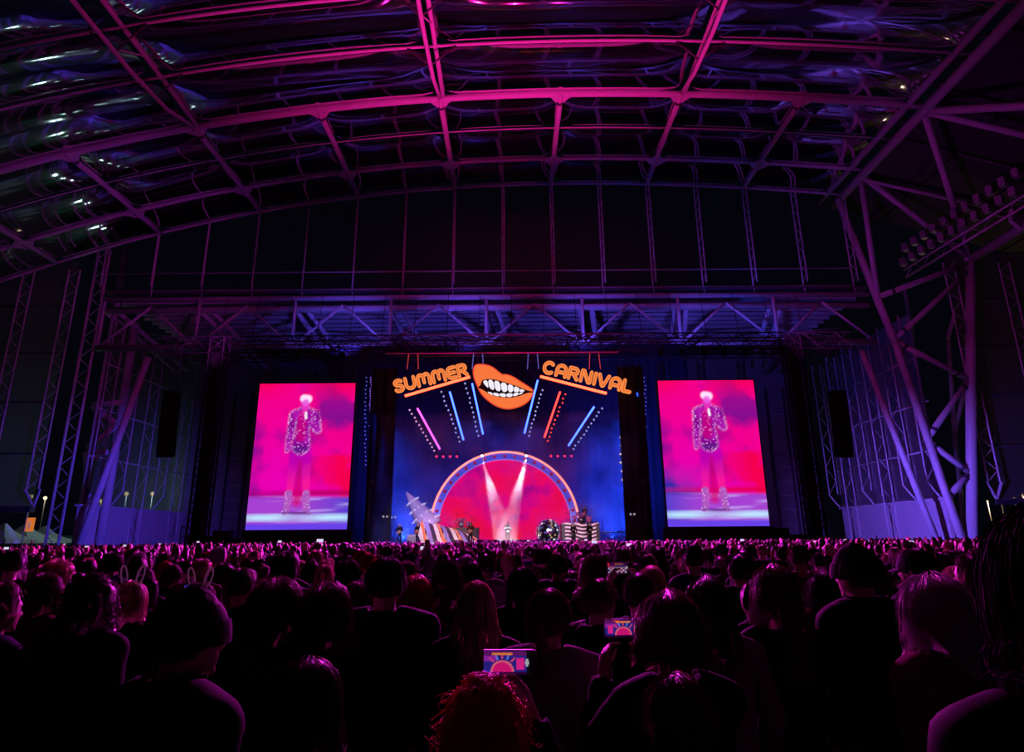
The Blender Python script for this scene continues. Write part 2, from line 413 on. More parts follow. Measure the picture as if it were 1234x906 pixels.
# side walls of the stage bay: concrete plinth, polycarbonate above, lattice posts
def side_wall(name, X, s):
    wl = struct(name)
    for k in range(6):
        y0 = YE+.5+k*3.85
        MB().box((X, y0+1.9, 3.0), (.4, 3.8, 6.0)).build('concrete_panel', CONC, wl)
    MB().box((X-s*.1, 84, 6.12), (.7, 24, .3)).build('sill', STEEL, wl)
    for k in range(5):
        y0 = YE+1+k*4.6
        for zz, h in ((6.3, 5.7), (12.05, 5.7), (17.8, 5.7), (23.55, 5.7)):
            MB().add([(X, y0, zz), (X, y0+4.55, zz), (X, y0+4.55, zz+h), (X, y0, zz+h)], [(0, 1, 2, 3)]).build('wall_panel', POLY, wl)
    for k in range(6):
        y0 = YE+1+k*4.6
        low = 0 if k in (2, 4) else 6.0
        m_ = MB().lattice((X-s*.9, y0, low+2.2 if low else 0), (X-s*.9, y0, 29), 1.3, .09, 2.0, (1, 0, 0), .035)
        if low: m_.tube((X-s*1.65, y0, low+2.2), (X-s*.2, y0, low+.2), .12, 5)
        m_.build('mullion', STEEL, wl)
    for zz in (11.9, 17.7, 23.4):
        tubeobj('transom', (X-s*.3, YE, zz), (X-s*.3, 95, zz), .09, STEEL, wl, 6)
    return wl
side_wall('wall_left', -50.6, -1); side_wall('wall_right', 50.6, 1)

# outer walls left and right of the end frames
def outer_wall(name, xa, xb, s):
    wl = struct(name); n = 3; st = (xb-xa)/n
    for i in range(n):
        for q in range(5):
            z0 = 6.0+q*6.3
            MB().add([(xa+st*i+.05, YE+1, z0), (xa+st*(i+1)-.05, YE+1, z0), (xa+st*(i+1)-.05, YE+1, z0+6.2), (xa+st*i+.05, YE+1, z0+6.2)], [(0, 1, 2, 3)]).build('wall_panel', POLY, wl)
    for i in range(n+1):
        x = xa+st*i
        MB().lattice((x, YE+.4, 8), (x, YE+.4, 36), 1.4, .11, 1.3, (1, 0, 0), .045).tube((x-.9, YE+.4, 8), (x+.2, YE+.8, 6), .15, 5).tube((x+.9, YE+.4, 8), (x+.2, YE+.8, 6), .15, 5).build('mullion', STEEL, wl)
    for q in range(6):
        tubeobj('transom', (xa, YE+.8, 6.0+q*6.3), (xb, YE+.8, 6.0+q*6.3), .12, DARKSTEEL, wl, 6)
    MB().box(((xa+xb)/2, YE+1, 5.7), (abs(xb-xa), .8, .6)).build('sill_beam', DARKSTEEL, wl)
outer_wall('wall_far_left', -74.0, -56.4, -1)
outer_wall('wall_far_right', 56.5, 78.0, 1)

# rows of floodlights and the gantry under the right-hand stand roof
gb = thing('lighting_gantry', 'steel gantry rail running below the floodlight rows at the upper right', 'gantry')
ga, gbq = P(1090, 325, 74), P(1240, 232, 56)
for dz in (0, -1.1): tubeobj('rail', ga+Vector((0, 0, dz)), gbq+Vector((0, 0, dz)), .14, STEEL, gb, 6)
MB().lattice(ga+Vector((0, 0, -.5)), gbq+Vector((0, 0, -.5)), 1.2, .06, 1.4, (0, 0, 1)).build('lacing', STEEL, gb)
FLH = mat('floodlight_housing', (.32, .32, .34), .4, .3, noise=.2); FLG = mat('floodlight_glass', (.5, .5, .52), .15, 0)
flm = MB().box((0, 0, 0), (.85, .55, 1.0)).mesh('floodlight', FLH); flg = MB()
for q in (-.3, 0, .3): flg.box((0, -.3, q), (.75, .08, .2))
flg = flg.mesh('lens_strip', FLG)
ORD = 'first second third fourth fifth sixth seventh eighth ninth tenth eleventh'.split()
for r_ in range(2):
    for k in range(11):
        t = (k+.5*r_)/11
        p = ga.lerp(gbq, t)+Vector((.0, 0, 1.1+r_*1.7))
        o = link('floodlight', flm, None, p, .5)
        tag(o, f'{ORD[k]} unlit floodlight from the left in the {"upper" if r_ else "lower"} row above the gantry rail', 'floodlight', 'floodlights over the right stand')
        link('lens_strip', flg, o)
pb = MB().box((0, 0, 0), (1.8, .4, 1.8)).build('junction_box', STEEL); pb.location = P(1224, 264, 62); pb.rotation_euler = (0, .4, .4)
tag(pb, 'square pale box fixed under the gantry at the right edge', 'box')
# stand roof over the right-hand seating
MB().add([(XR+2, 78, zt+1.6), (92, 78, 33), (92, -12, 33), (XR+2, -12, zt+1.6), (XR+2, 78, zt+1.9), (92, 78, 33.3), (92, -12, 33.3), (XR+2, -12, zt+1.9)], [(0, 1, 2, 3), (7, 6, 5, 4), (0, 4, 5, 1), (1, 5, 6, 2), (2, 6, 7, 3), (3, 7, 4, 0)]).build('stand_roof', mat('stand_roof_sheet', (.05, .05, .055), .7, noise=.2, nscale=.5), ceil)
for y in (70, 62, 54, 46, 38):
    tubeobj('stand_purlin', (XR+2, y, zt+1.2), (90, y, 32.9), .2, DARKSTEEL, ceil, 6)
for x in (52, 60, 68):
    zz = zt+1.0-(x-XR-2)*(zt+1.6-33)/(90-XR)
    tubeobj('stand_purlin', (x, 78, zz), (x, -10, zz), .15, DARKSTEEL, ceil, 6)
# ================================================================ the stage
SX = -.45                                     # stage centre line
SF = 1.48                                     # stage floor height
YS = 52.0                                     # screens, singer
st_ = thing('stage', 'low black concert stage deck with dark skirt below the glowing arch', 'stage', loc=(SX, 57, 0))
MB().box((0, 0, SF-.1), (44, 17, .2)).build('deck', mat('stage_deck', (.03, .03, .04), .25, noise=.2, nscale=1), st_)
MB().box((0, -8.45, (SF-.2)/2), (44, .1, SF-.2)).build('skirt', BLACK, st_)
def drape(name, label, x, y, wd, z0, z1, m):
    rows = []; n = int(wd*4)
    for z in (z0, z1): rows.append([(-wd/2+wd*i/n, .10*math.sin(i*1.9)+.04*math.sin(i*.7), z) for i in range(n+1)])
    t = thing(name, label, 'curtain', 'stage curtains', (x, y, 0)); MB().grid(rows).build('cloth', m, t, True); MB().tube((-wd/2, 0, z1), (wd/2, 0, z1), .06, 6).build('curtain_rail', BLKMET, t)
drape('stage_curtain', 'wide dark blue curtain hanging behind the round arch', SX, 65.3, 40, SF, 23, mat('back_curtain', (.008, .010, .032), .9, noise=.35, nscale=.5))
for s, q in ((-1, 'left'), (1, 'right')):
    drape('stage_curtain', f'narrow black drape between the stage and the {q} video screen', SX+s*11.5, 55.2, 2.4, SF, 17.5, BLACK)

# ---- video screens: picture painted per lamp cell
def screen_picture(nx, ny, right):
    u, v = np.meshgrid(np.linspace(0, 1, nx), np.linspace(0, 1, ny))
    rs = np.random.RandomState(3)
    def fbm(sx, sy, seed, octs=4):
        r = np.random.RandomState(seed); out = np.zeros_like(u); amp = 1; tot = 0
        for o in range(octs):
            gx, gy = int(sx*2**o)+2, int(sy*2**o)+2; g = r.rand(gy+1, gx+1)
            fx, fy = u*(gx-1), v*(gy-1); ix, iy = fx.astype(int), fy.astype(int); ax, ay = fx-ix, fy-iy
            ax = ax*ax*(3-2*ax); ay = ay*ay*(3-2*ay)
            out += amp*((g[iy, ix]*(1-ax)+g[iy, ix+1]*ax)*(1-ay)+(g[iy+1, ix]*(1-ax)+g[iy+1, ix+1]*ax)*ay); tot += amp; amp *= .5
        return out/tot
    n1, n2 = fbm(3, 4.5, 5, 5), fbm(2.5, 4, 11, 5)
    def mix(a, b, t): t = np.clip(t, 0, 1)[..., None]; return np.asarray(a)*(1-t)+np.asarray(b)*t
    hot, red, pur = (.84, .0, .26), (.86, .0, .05), (.17, .004, .26)
    c = mix(np.broadcast_to(hot, u.shape+(3,)), (.74, .0, .50), np.clip((.62-v)*1.3+(.5-abs(u-.25))*.6, 0, 1))
    c = mix(c, pur, np.clip((n1-.44)*3.6, 0, .9)*np.clip(1.2-abs(v-.55), .2, 1))
    c = mix(c, red, np.clip((n2-.52)*6, 0, 1)*np.clip((u-.45)*2.2, 0, 1)*.9)
    c = mix(c, red, np.clip((v-.86)*6, 0, 1)*np.clip(abs(u-.45)*2.4, 0, .9))
    if right:
        c = mix(c, (.03, .02, .38), np.clip((.42-v)*7, 0, 1)*np.clip((.45-u)*4, 0, 1)*np.clip(n1*1.6, 0, 1))
    # stage floor inside the picture
    c = mix(c, (.45, .0, .10) if not right else (.75, .0, .06), np.clip(1-abs(v-.24)/.03, 0, 1)*np.clip(.3+u, 0, 1))
    fl = np.clip((.225-v)*40, 0, 1)
    c = mix(c, mix(np.broadcast_to((.36, .05, .62), u.shape+(3,)), (.10, .05, .60), np.clip((u-.5)*2, 0, 1) if not right else np.clip((.35-u)*3, 0, 1)), fl)
    c = mix(c, (.62, .50, .95), fl*np.clip(fbm(2, 40, 8)*2-1.05, 0, .5))
    c = mix(c, (.50, .78, 1.0), np.clip(1-abs(v-.078)/.030, 0, 1)**.6*np.clip(.75+.3*np.sin(u*9), 0, 1))
    c = mix(c, (.13, .05, .78), np.clip((.047-v)*60, 0, 1))
    # the singer
    asp = 12.5/8.4
    def cap(a, b, ra, rb):
        ax, ay = a; bx, by = b; px, py = u-ax, (v-ay)*asp; dx, dy = bx-ax, (by-ay)*asp
        t = np.clip((px*dx+py*dy)/(dx*dx+dy*dy+1e-9), 0, 1)
        return np.hypot(px-t*dx, py-t*dy)-(ra+(rb-ra)*t)
    def soft(d, e=.012): return np.clip(.5-d/e, 0, 1)
    legs = np.minimum.reduce([cap((.435, .54), (.41, .33), .062, .040), cap((.41, .33), (.395, .14), .040, .026), cap((.53, .54), (.56, .33), .062, .040), cap((.56, .33), (.575, .14), .040, .026)])
    c = mix(c, mix(np.broadcast_to((.50, .0, .42), u.shape+(3,)), (.90, .01, .30), np.clip((.46-v)*6+(n2-.5), 0, 1)), soft(legs)*.85)
    gap = cap((.485, .45), (.485, .18), .012, .045)
    c = mix(c, (.62, .0, .16), soft(gap, .05)*.8)
    boots = np.minimum.reduce([cap((.397, .235), (.385, .135), .036, .034), cap((.385, .125), (.37, .115), .034, .028), cap((.572, .235), (.585, .135), .036, .034), cap((.585, .125), (.60, .115), .034, .028)])
    c = mix(c, (.36, .10, .50), soft(boots)*.9)
    torso = np.minimum.reduce([cap((.49, .78), (.48, .64), .085, .070), cap((.48, .64), (.48, .56), .075, .090), cap((.40, .785), (.57, .785), .042, .042)])
    arms = np.minimum.reduce([cap((.385, .775), (.365, .645), .044, .036), cap((.365, .645), (.345, .53), .034, .022), cap((.60, .775), (.635, .67), .044, .038), cap((.635, .67), (.52, .735), .034, .026)])
    ja = np.minimum(torso, arms)
    c = mix(c, mix(np.broadcast_to((.20, .0, .25), u.shape+(3,)), (.42, .01, .42), np.clip(fbm(8, 12, 21)*2.4-.7, 0, 1)), soft(ja)*.95)
    c = mix(c, (.55, .0, .20), soft(cap((.475, .77), (.47, .62), .045, .05), .03)*.8)
    c = mix(c, (.10, .01, .22), soft(cap((.43, .535), (.53, .535), .03, .03), .02)*.8)
    rim = np.exp(-(np.abs(ja)/.010)**2)*(rs.rand(ny, nx) > .55)
    c = mix(c, (.90, .55, 1.0), np.clip(rim, 0, 1)*(.35+.55*np.clip((v-.6)*5, 0, 1)*(fbm(9, 12, 4) > .5)))
    spark = (rs.rand(ny, nx) > .95) & (ja < 0) | ((rs.rand(ny, nx) > .90) & (boots < 0))
    c = np.where(spark[..., None], mix(np.broadcast_to((.75, .15, .75), u.shape+(3,)), (.95, .70, 1.0), rs.rand(ny, nx)**2), c)
    head = cap((.495, .86), (.495, .825), .048, .036)
    c = mix(c, (.72, .02, .38), soft(cap((.495, .83), (.49, .79), .026, .028)))
    c = mix(c, (.78, .03, .50), soft(head))
    hair = cap((.475, .892), (.515, .887), .040, .042)
    c = mix(c, (.95, .70, 1.0), soft(hair, .02)); c = mix(c, (.80, .10, .70), soft(cap((.495, .862), (.495, .855), .036, .03), .02)*.9)
    c = mix(c, (.9, .9, 1.0), soft(cap((.505, .79), (.51, .752), .010, .012)))
    c = mix(c, (.05, .0, .10), soft(np.hypot((u-.49)/.16, (v-.108)/.008)-1, .4)*.6)
    return np.clip(c, 0, 1)
def picture_mesh(name, w, h, cols, m):
    ny, nx = cols.shape[:2]
    us, vs = np.meshgrid(np.linspace(-w/2, w/2, nx), np.linspace(0, h, ny))
    mb = MB(); mb.v = [(float(a), 0.0, float(b)) for a, b in zip(us.ravel(), vs.ravel())]
    mb.f = [(i*nx+j, i*nx+j+1, (i+1)*nx+j+1, (i+1)*nx+j) for i in range(ny-1) for j in range(nx-1)]
    me = mb.mesh(name, m)
    at = me.color_attributes.new('Col', 'FLOAT_COLOR', 'POINT')
    at.data.foreach_set('color', np.concatenate([cols.reshape(-1, 3), np.ones((nx*ny, 1))], 1).astype(np.float32).ravel())
    return me
SCR = vcol_glow('video_wall_picture', 1.05)
for s, xc, lab in ((-1, -18.0, 'left of the stage showing a standing singer before all pink clouds'), (1, 17.05, 'right of the stage showing a standing singer with a dark blue patch')):
    t = thing('video_screen', 'tall video screen '+lab, 'video screen', 'tall video screens beside the stage', (xc, YS, 2.82))
    link('picture', picture_mesh('picture', 8.42, 12.5, screen_picture(119, 178, s > 0), SCR), t)
    MB().box((0, .22, 6.25), (8.6, .4, 12.7)).build('cabinet', BLKMET, t)
    fr_ = MB()
    for q in (-3.6, 0, 3.6): fr_.boxtruss((q, .9, -2.8), (q, .9, 14.6), .5, .5, .04, .9)
    fr_.build('support_frame', BLKMET, t)
    MB().box((0, .25, -1.4), (9.2, .1, 2.8)).build('skirt', BLACK, t)

# ---- glowing arch with round video backdrop
AC = P(608.5, 634, 58); R_out = 6.85; R_in = 6.15; YA = 58.0
ar = thing('arch', 'large round arch with neon edge and red bulbs around a pink backdrop', 'stage arch', loc=(AC.x, YA, SF))
acz = AC.z-SF
def arc_pts(r, y, a0=-13.4, a1=193.4, n=72): return [Vector((r*math.cos(math.radians(a0+(a1-a0)*i/n)), y, acz+r*math.sin(math.radians(a0+(a1-a0)*i/n)))) for i in range(n+1)]
pi_, po_ = arc_pts(R_in, 0), arc_pts(R_out, 0)
mb = MB(); rings = []
for a, b in zip(pi_, po_): rings.append([a+Vector((0, -.25, 0)), b+Vector((0, -.25, 0)), b+Vector((0, .25, 0)), a+Vector((0, .25, 0))])
mb.loft(rings); mb.build('band', mat('arch_band', (.10, .12, .45), .35, .2, emit=(.06, .08, .75), strength=.7, noise=.1), ar)
MB().path(arc_pts(R_out-.02, -.33), .095, 8).build('neon_tube', glow('arch_neon', (1.0, .17, .13), 2.8), ar, True)
MB().path(arc_pts(R_in-.02, -.27), .035, 6).build('inner_trim', glow('arch_trim', (.55, .25, 1.0), .7), ar, True)
bulb = MB().ball((0, 0, 0), .17, 10, 6).mesh('bulb', mat('red_bulb', (.35, .01, .04), .2, emit=(.55, .01, .10), strength=.35), True)
for i in range(21):
    a = math.radians(4+172*i/20); r_ = (R_in+R_out)/2-.05
    link('bulb', bulb, ar, (r_*math.cos(a), -.36, acz+r_*math.sin(a)))
# round video backdrop
bm_ = bpy.data.materials.new('video_backdrop'); bm_.use_nodes = True; nt = bm_.node_tree; nt.nodes.clear()
tc = nt.nodes.new('ShaderNodeTexCoord'); nz = nt.nodes.new('ShaderNodeTexNoise'); nz.inputs['Scale'].default_value = .26; nz.inputs['Detail'].default_value = 5; nz.inputs['Roughness'].default_value = .55
rp = nt.nodes.new('ShaderNodeValToRGB'); em = nt.nodes.new('ShaderNodeEmission'); ou = nt.nodes.new('ShaderNodeOutputMaterial')
for i, (p, c) in enumerate(((.34, (.88, .0, .03)), (.45, (.86, .0, .13)), (.53, (.66, .0, .22)), (.64, (.22, .0, .20)))):
    e = rp.color_ramp.elements[i] if i < 2 else rp.color_ramp.elements.new(p)
    e.position = p; e.color = (*c, 1)
nt.links.new(tc.outputs['Object'], nz.inputs['Vector']); nt.links.new(nz.outputs['Fac'], rp.inputs[0]); nt.links.new(rp.outputs[0], em.inputs[0]); nt.links.new(em.outputs[0], ou.inputs[0])
em.inputs[1].default_value = .95
disc = [p+Vector((0, .3, 0)) for p in arc_pts(R_in+.2, 0, -11, 191)]
MB().poly([Vector((p.x, p.y, max(p.z, .0))) for p in disc], .08).build('backdrop', bm_, ar)

# ---- SUMMER <lips> CARNIVAL sign
YG = 54.0
ORG = glow('sign_orange', (.95, .185, .05), 1.0); ORGL = glow('sign_letter', (.95, .25, .06), 1.0); ORGD = glow('sign_orange_line', (.70, .09, .03), .85); REDN = glow('red_neon', (1.0, .05, .020), 8.0)
def arc(cx, cy, rx, ry, a0, a1, n=9): return [(cx+rx*math.cos(math.radians(a0+(a1-a0)*i/n)), cy+ry*math.sin(math.radians(a0+(a1-a0)*i/n))) for i in range(n+1)]
GLYPH = {
 'S': (.80, [arc(.40, .70, .26, .18, 35, 270)+arc(.40, .30, .27, .20, 90, -150)]),
 'U': (.90, [[(.14, .88), (.14, .42)]+arc(.45, .42, .31, .30, 180, 360)+[(.76, .88)]]),
 'M': (1.12, [[(.14, .12), (.14, .62)]+arc(.35, .62, .21, .26, 180, 0)+[(.56, .30)], [(.56, .62)]+arc(.77, .62, .21, .26, 180, 0)+[(.98, .12)]]),
 'E': (.78, [[(.66, .88), (.40, .88)]+arc(.40, .62, .26, .26, 90, 180)+[(.14, .38)]+arc(.40, .38, .26, .26, 180, 270)+[(.66, .12)], [(.20, .50), (.62, .50)]]),
 'R': (.86, [[(.14, .12), (.14, .88), (.45, .88)]+arc(.47, .68, .23, .20, 90, -90)+[(.30, .48)], [(.42, .48), (.72, .12)]]),
 'C': (.92, [arc(.48, .50, .34, .38, 50, 310, 16)]),
 'A': (.88, [[(.12, .12), (.12, .55)]+arc(.44, .55, .31, .33, 180, 0)+[(.75, .12)], [(.16, .38), (.72, .38)]]),
 'N': (.92, [[(.14, .12), (.14, .88), (.26, .88), (.66, .12), (.78, .12), (.78, .88)]]),
 'I': (.34, [[(.17, .12), (.17, .88)]]),
 'V': (.86, [[(.10, .88), (.38, .14), (.48, .14), (.76, .88)]]),
 'L': (.70, [[(.14, .88), (.14, .12), (.60, .12)]])}
def stroke(mb, pts, wd, H, y0, y1):
    for a, b in zip(pts[:-1], pts[1:]):
        d = Vector((b[0]-a[0], 0, b[1]-a[1]))
        if d.length < 1e-6: continue
        d.normalize(); nrm = Vector((-d.z, 0, d.x))*wd/2
        A, B = Vector((a[0], 0, a[1])), Vector((b[0], 0, b[1]))
        mb.poly([Vector((p.x*H, y0, p.z*H)) for p in (A-nrm, B-nrm, B+nrm, A+nrm)], y1-y0)
    for p in pts:
        mb.poly([Vector(((p[0]+wd/2*math.cos(t))*H, y0-.001, (p[1]+wd/2*math.sin(t))*H)) for t in [2*math.pi*k/10 for k in range(10)]], y1-y0)
def word(text, p0, p1, H, label):
    """letters along the line p0 -> p1 (3-D), height H"""
    t = thing('sign_word', label, 'sign', loc=p0)
    d = p1-p0; ang = math.atan2(d.z, d.x); t.rotation_euler = (0, -ang, 0)
    tot = sum(GLYPH[c][0] for c in text); sc = d.length/(tot*H); x = 0
    for c in text:
        wd, strokes = GLYPH[c]; mb = MB(); il = MB()
        for s_ in strokes:
            q = [(a*sc, b) for a, b in s_]; stroke(mb, q, .245, H, 0, .25); stroke(il, q, .035, H, -.02, 0)
        o = mb.build('letter', ORGL, t); o.location = (x, 0, 0)
        il.build('inline', ORGD, o)
        x += wd*H*sc
    return t
word('SUMMER', P(475.5, 474, YG), P(565.5, 452, YG), 1.30, 'orange letters SUMMER rising to the right above a red neon bar')
word('CARNIVAL', P(652, 449, YG), P(760, 474.5, YG), 1.32, 'orange letters CARNIVAL falling to the right above a red neon bar')
for a, b, lab in (((488, 477), (566.5, 454), 'red neon bar under the rising orange word left of the lips'), ((651, 453.5), (731, 474), 'red neon bar under the falling orange word right of the lips')):
    p, q = P(*a, YG-.1), P(*b, YG-.1); t = thing('neon_bar', lab, 'neon light', 'red neon bars under the sign', p)
    MB().tube((0, 0, 0), q-p, .12, 8).build('tube', REDN, t, True)
    for f in (.15, .85): tubeobj('hang_rod', (q-p)*f+Vector((0, .3, 0)), Vector(((q-p).x*f, .55, 18.95-p.z)), .025, BLKMET, t, 4)
    MB().bar(Vector((0, .2, 0)), q-p+Vector((0, .2, 0)), .2, .3).build('channel', BLKMET, t)
def lp(x, y, Y=YG): return P(460+x/3.856, 410+y/3.856, Y)
lips = thing('lips_sign', 'giant orange smiling lips sign with white teeth between the two words', 'sign', loc=lp(565, 240))
L0 = lp(565, 240)
def smooth_poly(pts, it=2):
    for _ in range(it):
        q = []
        for i in range(len(pts)):
            a, b = pts[i], pts[(i+1) % len(pts)]
            q += [(a[0]*.75+b[0]*.25, a[1]*.75+b[1]*.25), (a[0]*.25+b[0]*.75, a[1]*.25+b[1]*.75)]
        pts = q
    return pts
def lip_part(name, pts, m, y, depth, it=2):
    return MB().poly([lp(a, b)-L0+Vector((0, y, 0)) for a, b in reversed(smooth_poly(pts, it))], depth).build(name, m, lips)
lip_part('mouth', [(440, 205), (475, 178), (530, 180), (620, 210), (700, 232), (702, 244), (650, 262), (590, 270), (530, 262), (470, 240)], mat('sign_mouth', (.02, .0, .01), .6), .05, .2)
lip_part('upper_lip', [(424, 148), (430, 118), (452, 111), (495, 116), (522, 130), (548, 152), (562, 161), (582, 159), (612, 171), (650, 196), (690, 221), (706, 236), (690, 236), (660, 226), (620, 208), (570, 192), (520, 180), (478, 176), (464, 188), (456, 214), (444, 212), (430, 180)], ORG, -.08, .3)
lip_part('lower_lip', [(446, 222), (470, 230), (500, 252), (545, 265), (590, 269), (640, 261), (672, 246), (703, 242), (698, 262), (682, 285), (650, 306), (600, 320), (560, 317), (518, 300), (480, 270), (458, 244)], ORG, -.08, .3)
TEE = glow('sign_teeth', (.90, .85, .95), 1.0)
ut = [(468, 190, 478, 207), (492, 182, 500, 224), (520, 185, 527, 232), (552, 193, 556, 238), (585, 202, 586, 240), (615, 211, 612, 241), (645, 224, 638, 240), (668, 234, 660, 238)]
for a, b in zip(ut[:-1], ut[1:]):
    lip_part('tooth', [(a[0]+1, a[1]), (b[0]-2, b[1]), (b[2]-2, b[3]), (a[2]+1, a[3])], TEE, -.02, .1, 1)
lt = [(488, 238, 500, 248), (515, 243, 520, 256), (545, 246, 550, 261), (578, 247, 580, 264), (610, 246, 610, 261), (640, 243, 638, 254), (662, 241, 655, 246)]
for a, b in zip(lt[:-1], lt[1:]):
    lip_part('tooth', [(a[0]+1, a[1]), (b[0]-2, b[1]), (b[2]-2, b[3]), (a[2]+1, a[3])], TEE, -.02, .1, 1)
ol = smooth_poly([(424, 148), (430, 118), (452, 111), (495, 116), (522, 130), (548, 152), (562, 161), (582, 159), (612, 171), (650, 196), (690, 221), (706, 236), (698, 262), (682, 285), (650, 306), (600, 320), (560, 317), (518, 300), (480, 270), (458, 244), (444, 212), (430, 180)])
MB().path([lp(a, b)-L0+Vector((0, -.1, 0)) for a, b in ol], .05, 6, True).build('outline_tube', glow('lip_outline', (.9, .06, .03), .8), lips, True)
# hangers of the sign
for px, nm in ((498, 'left of SUMMER'), (576, 'left of the lips'), (642, 'right of the lips'), (716, 'above CARNIVAL')):
    t = thing('sign_hanger', 'small lit ladder hanger holding the sign from the truss, '+nm, 'hanger', 'sign hangers', P(px, 426, YG+.4))
    for dx in (-.42, .42):
        tubeobj('rail', (dx, 0, 0), (dx*1.25, 0, -1.5), .045, glow('hanger_glow', (.9, .07, .10), .45) if px in (498, 716) else glow('hanger_glow_blue', (.25, .2, .9), .45), t, 5)
    tubeobj('rung', (-.5, 0, -.75), (.5, 0, -.75), .03, BLKMET, t, 5)
rl = tag(MB().tube((0, 0, 0), (P(745, 424, YG+.4)-P(465, 426, YG+.4)), .07, 6).build('sign_rail', mat('sign_rail', (.5, .15, .2), .4, .3)), 'thin reddish rail the whole sign hangs from below the black truss', 'rail'); rl.location = P(465, 426, YG+.4)

# ---- fan of six light bars
BARS = [((503, 492), (530, 541), (494, 494), (524, 543), (1.0, .08, .75), 3.0, 'pink', 'leftmost of the fan'),
        ((542, 472), (558.5, 530), (532, 472), (554, 532), (.03, .075, 1.0), 8.0, 'blue', 'below the word SUMMER'),
        ((569, 462), (582, 523), (561, 462), (577, 525), (.03, .075, 1.0), 8.0, 'blue', 'just left of the lips'),
        ((648, 458), (632, 522), (653.5, 470), (637, 525), (.03, .075, 1.0), 8.0, 'blue', 'just right of the lips'),
        ((675, 472), (656, 527), (681, 475), (660, 531), (1.0, .025, .02), 6.0, 'red', 'below the word CARNIVAL'),
        ((716, 490), (685, 537), (725, 492), (691, 541), (.03, .075, 1.0), 8.0, 'blue', 'rightmost of the fan')]
for i, (a, b, c, d, colr, stg, cn, lab) in enumerate(BARS):
    p, q = P(*a, YG+.3), P(*b, YG+3.0); p2, q2 = P(*c, YG+.5), P(*d, YG+3.2)
    t = thing('light_bar', f'{cn} glowing light bar with a row of lamps, {lab}', 'light bar', 'fan of light bars under the sign', p)
    tubeobj('hang_cable', (0, .1, 0), (0, .7, 19.1-p.z), .02, BLKMET, t, 4)
    tubeobj('hang_cable', q-p+Vector((0, .1, 0)), Vector((q.x-p.x, 60.7-p.y, 20.4-p.z)), .02, BLKMET, t, 4)
    MB().tube((0, 0, 0), q-p, .085, 8).build('neon_tube', glow(f'bar_glow_{cn}', colr, stg), t, True)
    MB().lattice((p2-p)*.5+Vector((0, .25, 0)), (q-p)+(q2-q)*.5+Vector((0, .25, 0)), .5, .04, .5, (1, 0, 0)).build('bar_frame', BLKMET, t)
    lm = MB().ball((0, 0, 0), .085, 8, 5).mesh('lamp', glow(f'lamp_glow_{cn}', tuple(.35*k+.25 for k in colr) if cn != 'red' else (1, .06, .06), 1.5))
    hs = MB().box((0, .14, 0), (.2, .2, .2)).mesh('lamp_housing', BLKMET)
    for k in range(12):
        pos = p2.lerp(q2, k/11)-p+Vector((random.uniform(-.07, .07), 0, 0))
        o = link('lamp', lm, t, pos); link('lamp_housing', hs, o)
# small spotlights in a row above the arch
for side, px0 in (('left', 526), ('right', 664)):
    for k in range(4):
        p = P(px0+k*8.2, 550-(.5 if side == 'right' else 0), 59)
        t = thing('spotlight', f'{["first", "second", "third", "fourth"][k]} small red spotlight from the left in the row {side} of the arch', 'spotlight', f'small red spotlights {side} of the arch', p)
        MB().ball((0, 0, 0), .13, 8, 5).build('lens', glow('small_red_lens', (1.0, .03, .12), 1.3), t)
        MB().tube((0, .05, 0), (0, .05, .5), .12, 8).build('housing', BLKMET, t, True)
        tubeobj('hang_cable', (0, .05, .5), (0, 0, 20.28-p.z), .025, BLKMET, t, 4)
        if side == 'right': spot('small_red_beam', p+Vector((0, -.2, -.1)), p+Vector((0, -.4, -8)), (1.0, .02, .25), 500, 14, .5, .05)

# ---- black rigging: towers, front truss, hanging strips, line arrays
rg = thing('rigging_truss', 'black stage rigging truss stretched across above both video screens', 'truss', loc=(0, 55.3, 19.8))
MB().boxtruss((-33, 0, 0), (32, 0, 0), 1.5, 1.6, .07, 1.5).build('front_span', BLKMET, rg)
MB().boxtruss((-33, 6, 1.2), (32, 6, 1.2), 1.5, 1.4, .07, 1.5).build('rear_span', BLKMET, rg)
for x in (-32.5, -18, -11, -6, 0, 6, 11, 18, 31.5): MB().boxtruss((x, 0, .3), (x, 6, .9), 1.0, 1.0, .06, 1.3).build('cross_span', BLKMET, rg)
for x in np.linspace(-28, 28, 19):
    tubeobj('hoist_chain', (x, 0, .8), (x, 1, 5.6), .03, BLKMET, rg, 4)
for x in np.linspace(-22, 22, 23):
    if abs(x) > 12: MB().box((x, -.4, -1.05), (.45, .4, .6)).tube((x, -.4, -.75), (x, -.4, -.5), .05, 5).build('lamp_box', BLKMET, rg)
tubeobj('batten', (-15, 1.2, -.2), (14.5, 1.2, -.2), .05, BLKMET, rg, 6); tubeobj('batten', (-10, 3.7, .4), (10, 3.7, .4), .05, BLKMET, rg, 6)
